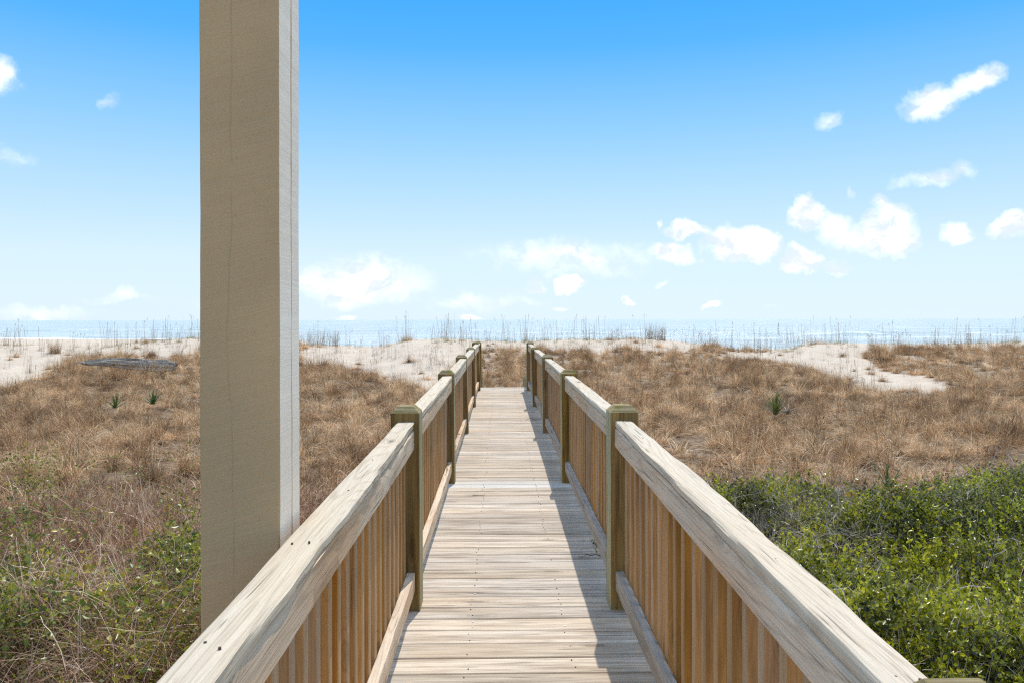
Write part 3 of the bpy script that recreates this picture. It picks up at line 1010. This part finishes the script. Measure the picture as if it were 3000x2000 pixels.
def bare_twigs(seed, n=46):
    rng = np.random.default_rng(seed)
    a = ribbons(rng, n, .22, .18, .5, .0062, 8, -.6, 1.2, .1, 1.1, wobble=.22, taper=.6)
    b = ribbons(rng, n * 2, .3, .08, .26, .0045, 5, -.8, 1.5, .2, 1.5, wobble=.25, taper=.6)
    Vb = b[0].copy().reshape(b[2], -1, 3)
    src = a[0].reshape(n, 9, 2, 3).mean(2)
    Vb += src[rng.integers(0, n, b[2]), rng.integers(3, 8, b[2])][:, None, :] - Vb[:, :1, :]
    return bundle([(*a, 0, None), (Vb.reshape(-1, 3), b[1], b[2], b[3], 0, None)], [M_GREYTWIG], 'bare_twigs')


def brier_leaves(seed, n=26, ln=.055):
    rng = np.random.default_rng(seed)
    P = np.stack([rng.uniform(-.3, .3, n), rng.uniform(-.3, .3, n), rng.uniform(.05, .34, n)], -1)
    D = rng.normal(size=(n, 3)); D[:, 2] *= .4
    lv = leaves_at(P, D, rng, ln, ln * .62)
    return bundle([(*lv, 0, None)], [M_BRIER], 'brier_leaves')


def berries_mesh(seed, n=8):
    rng = np.random.default_rng(seed)
    Vs, Fs = [], []
    for i in range(n):
        c = np.array([rng.normal(0, .03), rng.normal(0, .03), rng.uniform(-.03, .05)]); r_ = .0048
        b = len(Vs)
        Vs += [c + np.array(d) * r_ for d in ((1, 0, 0), (0, 1, 0), (-1, 0, 0), (0, -1, 0), (0, 0, 1), (0, 0, -1), (.6, .6, .5), (-.6, .6, .5))]
        for f in ((0, 1, 4, 4), (1, 2, 4, 4), (2, 3, 4, 4), (3, 0, 4, 4), (1, 0, 5, 5), (2, 1, 5, 5), (3, 2, 5, 5), (0, 3, 5, 5)):
            Fs.append((b + f[0], b + f[1], b + f[2]))
    me_ = mesh('berry', np.array(Vs), np.array(Fs), [M_BERRY], smooth=True)
    return me_


def scatter(name, meshes, P, rot, scl, idx_, label, parent=None, cat=None):
    """ground cover nobody could count: one object that draws the tufts at its points"""
    vc = bpy.data.collections.new(name + '_sources')
    for i, me_ in enumerate(meshes):
        vc.objects.link(bpy.data.objects.new('%s_source_%02d' % (name, i), me_))
    me_ = bpy.data.meshes.new(name)
    me_.vertices.add(len(P)); me_.vertices.foreach_set('co', np.asarray(P, np.float32).ravel())
    for nm, tp, dat, key in (('rot', 'FLOAT_VECTOR', rot, 'vector'), ('scl', 'FLOAT_VECTOR', scl, 'vector'), ('idx', 'INT', idx_, 'value')):
        a = me_.attributes.new(nm, tp, 'POINT')
        a.data.foreach_set(key, np.asarray(dat, np.int32 if tp == 'INT' else np.float32).ravel())
    o = link(name, me_, parent)
    g = bpy.data.node_groups.new(name, 'GeometryNodeTree')
    g.interface.new_socket('Geometry', in_out='INPUT', socket_type='NodeSocketGeometry')
    g.interface.new_socket('Geometry', in_out='OUTPUT', socket_type='NodeSocketGeometry')
    nn = g.nodes.new
    gi, go = nn('NodeGroupInput'), nn('NodeGroupOutput')
    ip, ci = nn('GeometryNodeInstanceOnPoints'), nn('GeometryNodeCollectionInfo')
    ci.inputs['Collection'].default_value = vc
    ci.inputs['Separate Children'].default_value = True
    ci.inputs['Reset Children'].default_value = True
    ip.inputs['Pick Instance'].default_value = True
    lk = g.links.new
    lk(gi.outputs[0], ip.inputs['Points']); lk(ci.outputs[0], ip.inputs['Instance'])
    for nm, tp, sk in (('rot', 'FLOAT_VECTOR', 'Rotation'), ('scl', 'FLOAT_VECTOR', 'Scale'), ('idx', 'INT', 'Instance Index')):
        na = nn('GeometryNodeInputNamedAttribute'); na.data_type = tp
        na.inputs['Name'].default_value = nm
        lk([s for s in na.outputs if s.enabled and s.name == 'Attribute'][0], ip.inputs[sk])
    lk(ip.outputs[0], go.inputs[0])
    md = o.modifiers.new('scatter', 'NODES'); md.node_group = g
    o['kind'] = 'stuff'
    if label: o['label'] = label
    return o


def place(P, rng, nvar, s0, s1, tilt=.15, zs=None):
    n = len(P)
    rot = np.stack([rng.normal(0, tilt, n), rng.normal(0, tilt, n), rng.uniform(0, 6.283, n)], -1)
    s = rng.uniform(s0, s1, n)
    scl = np.stack([s, s, s * (zs if zs is not None else rng.uniform(.85, 1.15, n))], -1)
    return rot, scl, rng.integers(0, nvar, n)


def samples(n, y0, y1, seed, slope=.74, xpad=1.5, pw=1.0):
    rng = np.random.default_rng(seed)
    y = y0 + (y1 - y0) * rng.uniform(0, 1, n * 2) ** pw
    x = rng.uniform(-1, 1, n * 2) * (slope * y1 + xpad)
    k = abs(x) < slope * y + xpad
    return x[k][:n], y[k][:n], rng


def at(px, y):
    return (px * 1.2755 - CX) / F * y


HOL = lambda x, y: (x > .95) & (y < 8.35 + .25 * np.sin(x * 1.3) + .2 * np.sin(x * 3.1 + 1) + .10 * (x - 4) + .22 * np.sin(x * 5.3 + 2) * np.sin(x * 2.1) - 1.3 * sstep(3.0, 1.4, x))

# --- dune grass
tufts = [grass_tuft(900 + i, 170, h=(.46, .54, .62, .72)[i % 4]) for i in range(9)]
x, y, rng = samples(17000, 6.5, CREST_Y - .3, 31)
sd = sandiness(x, y)
nz = vnoise(x, y, 9, .22)
nz2 = vnoise(x, y, 10, .6)
keep = rng.uniform(0, 1, len(x)) < np.clip(1.12 - sd * 1.35 + nz * .22 + vnoise(x, y, 19, .9) * .22 * (sd > .04), .0, 1) ** 1.3 + .010
keep &= ~((x > -.75) & (x < .95) & (y < DECK_END + .9))
keep &= ~HOL(x, y)
keep &= rng.uniform(0, 1, len(x)) < np.clip(.72 + .55 * nz2, .12, 1)
for (qx, qy, qr) in ((at(272, 18.2), 18.2, .35), (at(357, 18.8), 18.8, .35), (at(1783, 16.6), 16.6, .42), (at(303, 27.2), 26.9, 1.5)):
    keep &= ~(((x - qx) ** 2 + ((y - qy) * (3 if qr > 1 else 1)) ** 2 < qr * qr) & (rng.uniform(0, 1, len(x)) < (.5 if qr > 1 else .75)))
keep &= ~((x < 0) & (y < 8.5) & (rng.uniform(0, 1, len(x)) < .75))
x, y = x[keep], y[keep]
rot, scl, ix = place(x, rng, 9, .45, 1.15, .22)
hh = np.clip(.85 + .38 * vnoise(x, y, 14, .16) + .22 * nz2[keep], .35, 1.5) * (1 - .25 * sd[keep])
scl[:, 2] *= hh
scatter('dry_grass', tufts, np.stack([x, y, T(x, y)], -1), rot, scl, ix, 'tangled dry brown dune grass covering the ground on both sides of the boardwalk')

# --- thin upright stems among it
st = [stalk_tuft(950 + i, 6, (.7, .9, 1.0, .8, 1.1, .6)[i % 6]) for i in range(8)]
x, y, rng = samples(2200, 10, CREST_Y - .5, 41)
sd = sandiness(x, y)
keep = rng.uniform(0, 1, len(x)) < (.25 + .5 * sstep(22, 36, y)) * (1 - .35 * sd)
keep &= ~((x > -.9) & (x < 1.05) & (y < DECK_END + .6))
x, y = x[keep], y[keep]
rot, scl, ix = place(x, rng, 8, .55, .95, .06)
scatter('sea_oat_stems', st, np.stack([x, y, T(x, y)], -1), rot, scl, ix, 'sparse thin dry sea oat stems standing above the dune grass')

# --- low green edge along the crest
gt = [stalk_tuft(980 + i, 3, .55, True) for i in range(4)]
x, y, rng = samples(900, CREST_Y - 1.2, CREST_Y + .8, 42)
keep = (vnoise(x, y, 77, .10) + rng.normal(0, .2, len(x))) > .25
x, y = x[keep], y[keep]
rot, scl, ix = place(x, rng, 4, .35, .65, .1)
scatter('crest_grass', gt, np.stack([x, y, T(x, y)], -1), rot, scl, ix, 'short greenish grass fringe along the top of the sand dune')


# --- sea oats against the sea: each tuft a plant of its own
def solo(name, me_, x, y, label, cat, group=None, s=1.0, rz=0.0, dz=0.0):
    o = link(name, me_, None, (x, y, float(T(x, y)) + dz), (0, 0, rz))
    o.scale = (s, s, s)
    return tag(o, label, cat, group)


r = random.Random(8)
oat_px = [75, 180, 300, 392, 440, 795, 938, 1022, 1040, 1128, 1205, 1262, 1345, 1388, 1458, 1597, 1648, 1730, 1840, 2035, 2055, 2150, 2262, 2340]
oats = []
for i in range(8):
    rng_ = np.random.default_rng(1400 + i)
    h = 1.3
    ns = 3 + i % 3
    a = ribbons(rng_, ns, .18, h * .6, h * 1.08, .014, 6, -.2, .3, 0, .2, taper=.5)
    V = a[0].reshape(ns, 7, 2, 3)
    Vs, Fs = [], []
    for k_ in range(ns):
        if rng_.random() < .45:
            tip = V[k_, 6].mean(0)
            for q in range(5):
                p = tip - np.array([0, 0, .026 * q]); dx_ = rng_.uniform(-.025, .035)
                b = len(Vs)
                Vs += [p, p + [dx_, .01, -.01], p + [dx_ * 1.3, .01, -.028], p + [0, 0, -.02]]
                Fs.append((b, b + 1, b + 2, b + 3))
    parts = [(*a, 0, rng_.uniform(0, .6, ns))]
    if Vs: parts.append((np.array(Vs), np.array(Fs), len(Fs), 4, 0, np.full(len(Fs), .2)))
    b2 = ribbons(rng_, 22, .16, .2, .42, .010, 5, .6, 2.0, .1, .6)
    parts.append((*b2, 1, None))
    oats.append(bundle(parts, [M_STALK, M_GREENGRASS], 'sea_oat'))
ORD = ['first', 'second', 'third', 'fourth', 'fifth', 'sixth', 'seventh', 'eighth', 'ninth', 'tenth', 'eleventh', 'twelfth', 'thirteenth', 'fourteenth', 'fifteenth', 'sixteenth', 'seventeenth', 'eighteenth', 'nineteenth']
nl = sum(1 for p in oat_px if p < 600)
for i, px in enumerate(oat_px):
    y = CREST_Y - r.uniform(0, 1.2)
    x = at(px, y)
    lab = ('%s tall sea oat on the crest left of the pillar, counting from the left' % ORD[i]) if px < 600 else ('%s tall sea oat on the crest right of the pillar, counting from it' % ORD[i - nl])
    solo('sea_oat_plant', oats[i % 8], x, y, lab, 'sea oats', 'tall sea oats along the dune crest', r.uniform(.8, 1.08), r.uniform(0, 6))
x, y, rng = samples(520, CREST_Y - 3.0, CREST_Y + .5, 43)
k = (vnoise(x, y, 78, .09) + rng.normal(0, .35, len(x))) > -.05
x, y = x[k], y[k]
rot, scl, ix = place(x, rng, 8, .45, 1.0, .05)
scatter('sea_oat_fringe', oats, np.stack([x, y, T(x, y)], -1), rot, scl, ix, 'thin line of dry sea oat stems along the dune crest')


# --- tussocks that can be told apart
def tussock(seed, n, h, spread, k0, k1, th1, w_=.008, m_=None, extra=0):
    rng_ = np.random.default_rng(seed)
    a = ribbons(rng_, n, spread, h * .55, h, w_, 6, k0, k1, 0, th1)
    parts = [(*a, 0, None)]
    if extra:
        b = ribbons(rng_, extra, spread * 1.4, h * .3, h * .6, w_, 5, 1.2, 3.0, .3, 1.4)
        parts.append((*b, 0, None))
    return bundle(parts, [m_ or M_GRASS], 'tussock')


solo('grass_tussock', tussock(1, 240, .85, .22, .0, .9, .75, .010, None, 90), at(135, 34), 34, 'rounded brown grass tussock alone on the sand at far left', 'grass tussock', s=1.0)
solo('grass_tussock', tussock(2, 300, 1.0, .45, .1, 1.2, .6, .010, None, 160), at(175, 28.5), 28.5, 'tall shaggy grass tussock left of the driftwood log', 'grass tussock', dz=-.05)
for dx_, lab in ((0, 'leftmost of the dark leaning reed clumps on the crest just right of the pillar'), (.6, 'middle of the dark leaning reed clumps on the crest just right of the pillar'), (1.15, 'rightmost of the dark leaning reed clumps on the crest just right of the pillar')):
    solo('reed_clump', tussock(3 + int(dx_ * 10), 60, 1.0, .30, .0, .45, .35, .014, M_STALK, 40), at(712, 37.5) + dx_, 37.6, lab, 'reeds', 'leaning reeds right of the pillar')
for dx_, lab in ((0, 'left half of the dense dark reeds on the crest right of centre'), (.5, 'right half of the dense dark reeds on the crest right of centre')):
    solo('reed_clump', tussock(40 + int(dx_ * 10), 75, .95, .26, .0, .35, .3, .014, M_STALK, 40), at(1495, 37.3) + dx_, 37.4, lab, 'reeds', 'dense reeds right of centre')
solo('grass_tussock', tussock(51, 200, .62, .28, .4, 1.6, .8, .010, None, 90), at(935, 37.3), 37.3, 'low brown tussock on the crest left of the boardwalk end', 'grass tussock')
solo('grass_tussock', tussock(52, 220, .5, .5, .4, 1.6, .9, .010, None, 60), at(1660, 36.8), 36.8, 'low dark tussock where the crest dips right of centre', 'grass tussock')
solo('grass_tussock', tussock(53, 260, 1.05, .26, .0, .8, .5, .011, None, 120), at(2033, 31.5), 31.5, 'upright bushy tussock standing in the sand at right', 'grass tussock')
solo('grass_tussock', tussock(54, 240, .8, .4, .2, 1.4, .8, .010, None, 90), at(780, 28), 28, 'bushy tussock on the sand slope just right of the pillar', 'grass tussock')
solo('grass_tussock', tussock(55, 200, .5, .55, .4, 1.6, .9, .010, None, 60), at(1880, 37), 37, 'low green brown tussock on the sand knoll at right', 'grass tussock')


# --- yuccas
def yucca(seed, n, L, label, x, y, dead=False, stalk=False):
    root = tag(empty('yucca_plant', (x, y, float(T(x, y)))), label, 'yucca')
    rng_ = np.random.default_rng(seed)
    m_ = M_DEADYUCCA if dead else M_YUCCA
    for i in range(n):
        a = ribbons(rng_, 1, .03, L * .75, L * 1.1, .045, 5, -.1, .45 if not dead else 1.4, .05, 1.25)
        me_ = bundle([(*a, 0, rng_.uniform(0, .6, 1))], [m_], 'leaf')
        link('leaf', me_, root, (0, 0, .30))
    if stalk:
        a = ribbons(rng_, 1, .0, .85, .9, .02, 6, -.1, .1, .05, .1, taper=.3)
        link('flower_stalk', bundle([(*a, 0, np.ones(1))], [M_TWIG], 'flower_stalk'), root, (0, 0, .3))
    return root


yucca(1, 30, .42, 'smaller left yucca of the pair in the grass below the driftwood log', at(272, 18.2), 18.2)
yucca(2, 36, .46, 'right yucca of the pair left of the pillar, with a pale dead stalk', at(357, 18.8), 18.8, stalk=True)
yucca(3, 48, .52, 'green yucca alone in the brown grass to the right of the boardwalk', at(1783, 16.6), 16.6)
yucca(4, 30, .34, 'withered grey yucca touching the green one at right', at(1812, 17.0), 17.0, dead=True)
yucca(5, 22, .38, 'dark yucca poking out behind the back edge of the green shrubs', at(2045, 9.1), 9.1)


# --- driftwood log
def log():
    root = tag(empty('driftwood_log', (at(303, 27.5), 27.5, float(T(at(303, 27.5), 27.5)) + .40)), 'long weathered grey driftwood log lying in the grass at far left', 'driftwood')
    n, k = 40, 18
    wa = [wob(60 + j, (1, 2.3, 5, 11)) for j in range(k)]
    vs, fs = [], []
    L = 3.3
    for i in range(n + 1):
        t = i / n
        x = -L / 2 + L * t
        rad = .21 * (.22 + .78 * min(1, t * 1.7) ** .7) * (1 - .25 * max(0, t - .9) * 10)
        for j in range(k):
            a = 6.283 * j / k
            q = rad * (1 + .13 * wa[j % 6](x * 2.5) + .10 * math.sin(a * 5 + x * .6) + .09 * ((j % 2) * 2 - 1))
            vs.append((x + .05 * math.sin(a * 3), math.cos(a) * q, math.sin(a) * q * .95 + .07 * math.sin(t * 5) * (1 - t) - .02 * t))
    for i in range(n):
        for j in range(k):
            a = i * k + j; b = i * k + (j + 1) % k
            fs.append((a, b, b + k, a + k))
    fs.append(tuple(reversed(range(k)))); fs.append(tuple(range(n * k, n * k + k)))
    link('trunk', mesh('trunk', vs, fs, [M_LOG]), root, rot=(0, .02, -.05))
    # a splintered stub
    vs, fs = [], []
    for i in range(5):
        t = i / 4
        for j in range(7):
            a = 6.283 * j / 7
            q = .07 * (1 - .8 * t)
            vs.append((-t * .5, math.cos(a) * q, math.sin(a) * q * .6 + .05 * math.sin(t * 3)))
    for i in range(4):
        for j in range(7):
            a = i * 7 + j; b = i * 7 + (j + 1) % 7
            fs.append((a, b, b + 7, a + 7))
    link('broken_stub', mesh('broken_stub', vs, fs, [M_LOG]), root, (-1.5, 0, .03))


M_LOG = wood('driftwood', 0, (.54, .46, .37), (.16, .12, .085), (.38, .28, .18), crack=1.0, vary=.05, grain=.45, ring=.7, bd=.02)
log()

# ------------------------------------------------------------------ holly thicket on the right
rngh = np.random.default_rng(77)


def hol_top(x, y):
    return -.50 + .19 * vnoise(x, y, 61, .24) + .15 * vnoise(x, y, 62, .75) + .07 * sstep(2, 6, x) - .30 * sstep(8.0, 9.0, y) + .05 * sstep(5, 3, y)


hol_mesh = [holly_bush(600 + i, 150) for i in range(6)]
n = 1900
x = rngh.uniform(.9, 9.5, n * 2); y = rngh.uniform(2.2, 9.8, n * 2)
k = HOL(x, y) & (x < .74 * y + 2.2)
x, y = x[k][:n], y[k][:n]
gap = vnoise(x, y, 63, .28)
k = (rngh.uniform(0, 1, len(x)) < np.clip(.95 - np.maximum(gap - .42, 0) * 1.7, .12, 1))
x, y = x[k], y[k]
edge = sstep(.0, 1.0, (8.35 + .10 * (x - 4)) - y)
low = rngh.uniform(0, 1, len(x)) < .30
z = hol_top(x, y) - .10 * (1 - edge) - np.where(low, .22, 0) + rngh.normal(0, .035, len(x))
P = np.stack([x, y, z - .12], -1)
rot, scl, ix = place(P, rngh, 6, .8, 1.25, .35)
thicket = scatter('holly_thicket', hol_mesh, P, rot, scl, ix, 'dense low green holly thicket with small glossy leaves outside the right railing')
tw = [bare_twigs(640 + i) for i in range(5)]
n = 620
x = rngh.uniform(.9, 8.5, n * 3); y = rngh.uniform(2.4, 9.2, n * 3)
k = HOL(x, y) & ((vnoise(x, y, 63, .28) > .30) | (rngh.uniform(0, 1, len(x)) < .22))
x, y = x[k][:n], y[k][:n]
P = np.stack([x, y, hol_top(x, y) - .06], -1)
rot, scl, ix = place(P, rngh, 5, .7, 1.2, .4)
scatter('dead_twigs', tw, P, rot, scl, ix, 'bare grey twigs poking out of the green holly thicket')
bm_ = [berries_mesh(660 + i) for i in range(4)]
P = []
for (px, py, m2) in ((1690, 1135, 2), (1905, 1140, 5), (1860, 1170, 5), (1890, 1190, 4), (1940, 1180, 3), (1905, 1235, 4), (1830, 1160, 3), (2020, 1190, 3), (2060, 1185, 3), (2180, 1370, 3), (2215, 1455, 2), (2200, 1425, 2), (1985, 1520, 2)):
    for q in range(m2):
        X_ = (px + rngh.normal(0, 12)) * 1.2755; Y_ = (py + rngh.normal(0, 8)) * 1.2755
        yy = (CAMZ + .32) * F / (Y_ - HY)
        xx = (X_ - CX) / F * yy
        P.append((xx, yy, float(hol_top(xx, yy)) + .13))
P = np.array(P)
rot, scl, ix = place(P, rngh, 4, .9, 1.3, .5)
scatter('red_berries', bm_, P, rot, scl, ix, 'small red berries scattered over the holly thicket')

# ------------------------------------------------------------------ brier tangle on the left (and under the holly)
vt = [vine_tangle(700 + i) for i in range(5)]


def tangle_top(x, y):
    return -.98 + .27 * sstep(9.8, 6.8, y) + .08 * vnoise(x, y, 71, .25) + .05 * vnoise(x, y, 72, .6)


def left_point(px, py, h):
    Y_ = py * 1.2755
    yy = 5.0
    for _ in range(8):
        xx = (px * 1.2755 - CX) / F * yy
        z = float(tangle_top(xx, yy)) + h
        yy = (CAMZ - z) * F / (Y_ - HY)
    return xx, yy, z


rngt = np.random.default_rng(88)
n = 560
x = rngt.uniform(-7.5, -.95, n * 2); y = rngt.uniform(2.0, 9.8, n * 2)
k = (x > -.74 * y - 1.8) & ((y < 8.2) | (rngt.uniform(0, 1, len(x)) < .5))
x, y = x[k][:n], y[k][:n]
P = np.stack([x, y, tangle_top(x, y) + rngt.uniform(-.24, .06, len(x))], -1)
rot, scl, ix = place(P, rngt, 5, .6, .95, .25)
scatter('brier_tangle', vt, P, rot, scl, ix, 'tangle of bare tan and grey brier vines outside the left railing')
P = np.array([left_point(rngt.uniform(-60, 470), rngt.uniform(1330, 1600), .3) for _ in range(17)])
P = P[P[:, 0] < -1.1]
rot, scl, ix = place(P, rngt, 5, .45, .8, .3)
scatter('upper_brier_tangle', vt, P, rot, scl, ix, 'bare brier stems arching over the green leaves at lower left')
# right side: litter twigs under the shrubs
x = rngt.uniform(.95, 8, 160); y = rngt.uniform(2.4, 9.0, 160)
k = HOL(x, y)
x, y = x[k], y[k]
P = np.stack([x, y, tangle_top(x, y) - .12], -1)
rot, scl, ix = place(P, rngt, 5, .6, .95, .25)
scatter('thicket_stems', vt, P, rot, scl, ix, 'brown stems inside the holly thicket')
# dry grass between the briers
x = rngt.uniform(-7.5, -.95, 900); y = rngt.uniform(3.0, 9.8, 900)
k = (x > -.74 * y - 1.8) & (rngt.uniform(0, 1, 900) < sstep(4, 7.5, y) * .9)
x, y = x[k], y[k]
P = np.stack([x, y, tangle_top(x, y) + .05], -1)
rot, scl, ix = place(P, rngt, 9, .5, .9, .3)
scatter('brier_grass', tufts, P, rot, scl, ix, 'dry grass growing through the brier tangle at left')


# green leafy part of the tangle, low left
lh = [holly_bush(620 + i, 38, .34) for i in range(4)]
P = []
for (cx_, cy_, sx3, sy3, m2) in ((430, 1330, 36, 60, 24), (400, 1420, 45, 50, 16), (260, 1480, 150, 50, 20), (90, 1510, 120, 45, 14), (60, 1400, 70, 40, 10), (300, 1560, 160, 40, 20), (560, 1420, 60, 60, 14), (20, 1600, 160, 40, 12), (90, 1130, 60, 14, 2)):
    for q in range(m2):
        P.append(left_point(cx_ + rngt.normal() * sx3 * .6, cy_ + rngt.normal() * sy3 * .6, .22))
P = np.array(P); P[:, 2] += .02
k = P[:, 0] < -.80
P = P[k]
rot, scl, ix = place(P, rngt, 4, .55, .9, .4)
scatter('green_undergrowth', lh, P, rot, scl, ix, 'patches of small green leaves low in the brier tangle at lower left')
bl = [brier_leaves(680 + i, 26, .05) for i in range(5)]
P = []
for (cx_, cy_, sx3, sy3, m2) in ((60, 1120, 70, 25, 9), (120, 1240, 90, 50, 8), (60, 1330, 60, 60, 12), (110, 1400, 70, 50, 12), (250, 1500, 150, 50, 26), (430, 1280, 30, 60, 10), (60, 1520, 60, 40, 14), (250, 1550, 160, 30, 36), (400, 1350, 50, 70, 14), (300, 1380, 100, 40, 6), (200, 1200, 120, 80, 12), (420, 1180, 30, 60, 6), (90, 1100, 110, 30, 16), (330, 1110, 110, 30, 6)):
    for q in range(m2):
        P.append(left_point(cx_ + rngt.normal() * sx3 * .7, cy_ + rngt.normal() * sy3 * .7, .22))
P = np.array(P); P[:, 2] += .08
P = P[P[:, 0] < -.80]
rot, scl, ix = place(P, rngt, 5, .6, 1.0, .4)
scatter('brier_leaves', bl, P, rot, scl, ix, 'scattered broad green and yellow brier leaves on the tangle at left')


# ------------------------------------------------------------------ single leaves and sprigs
def leaf_thing(name, loc, L, rot, label, m_):
    rng_ = np.random.default_rng(int(abs(loc[0]) * 1000))
    P_ = np.array([[0, 0, 0.]]); D_ = np.array([[.1, 0, 1.]])
    V, Fq, n_, vp = leaves_at(P_, D_, rng_, L, L * .6)
    me_ = mesh(name, V, Fq, [m_])
    return tag(link(name, me_, None, loc, rot), label, 'leaf')


leaf_thing('fallen_leaf', (-.432, 6.2, .186), .075, (0, .4, 1.3), 'small curled orange leaf caught on the lower rail of the left railing', M_LEAFY)
for i, (px, py, lab) in enumerate(((2135, 1198, 'bright orange leaf lying on the holly at right, nearest the picture edge'), (1943, 1155, 'yellow orange leaf on the holly just behind the right rail'), (1960, 1160, 'amber leaf beside the yellow orange one on the holly'))):
    yy = (CAMZ + .28) * F / (py * 1.2755 - HY)
    xx = (px * 1.2755 - CX) / F * yy
    leaf_thing('yellow_leaf', (xx, yy, float(hol_top(xx, yy)) + .27), .10, (.9, .6 + i, .3 * i), lab, M_LEAFY)

# green sprig that grows up through the gap beside the right lower rail
sp = tag(empty('green_sprig', (.642, 4.86, -.02)), 'small green leafy sprig growing through the deck beside the right lower rail', 'sprig')
rng_ = np.random.default_rng(5)
P_ = np.stack([rng_.normal(-.035, .016, 90), rng_.normal(0, .065, 90), rng_.uniform(.0, .10, 90)], -1)
lv = leaves_at(P_, rng_.normal(size=(90, 3)), rng_, .022, .010)
link('leaves', bundle([(*lv, 0, rng_.uniform(.1, .6, 90))], [M_HOLLY], 'leaves'), sp)['kind'] = 'stuff'


def twig(name, pts, rad, label, loc, m_=None, parent=None):
    vs, fs = [], []
    n = len(pts)
    for i, p in enumerate(pts):
        q = rad * (1 - .6 * i / n)
        for a in range(5):
            vs.append((p[0] + 0, p[1] + q * math.cos(a * 1.2566), p[2] + q * math.sin(a * 1.2566)))
    for i in range(n - 1):
        for a in range(5):
            b = i * 5 + a; c = i * 5 + (a + 1) % 5
            fs.append((b, c, c + 5, b + 5))
    o = link(name, mesh(name, vs, fs, [m_ or M_DARKTWIG]), parent, loc)
    if label: tag(o, label, 'twig')
    return o


twig('fallen_twig', [(0, 0, .006), (-.03, .01, .012), (-.06, .0, .010), (-.085, .03, .008), (-.11, -.02, .006), (-.135, 0, .004)], .0035, 'crooked dark twig lying on the deck near the green sprig', (.60, 4.62, .003))
twig('fallen_twig', [(0, 0, .005), (-.04, .02, .02), (-.08, .0, .03), (-.12, -.02, .02), (-.15, -.06, .006)], .0035, 'arched dark twig on the far deck in the right railing shadow', (.50, 10.9, .003))
twig('fallen_twig', [(0, 0, .005), (.03, .003, .005), (.06, -.003, .005), (.09, .006, .005)], .0025, 'short dark twig lying on the deck boards left of centre', (-.22, 6.25, .003))
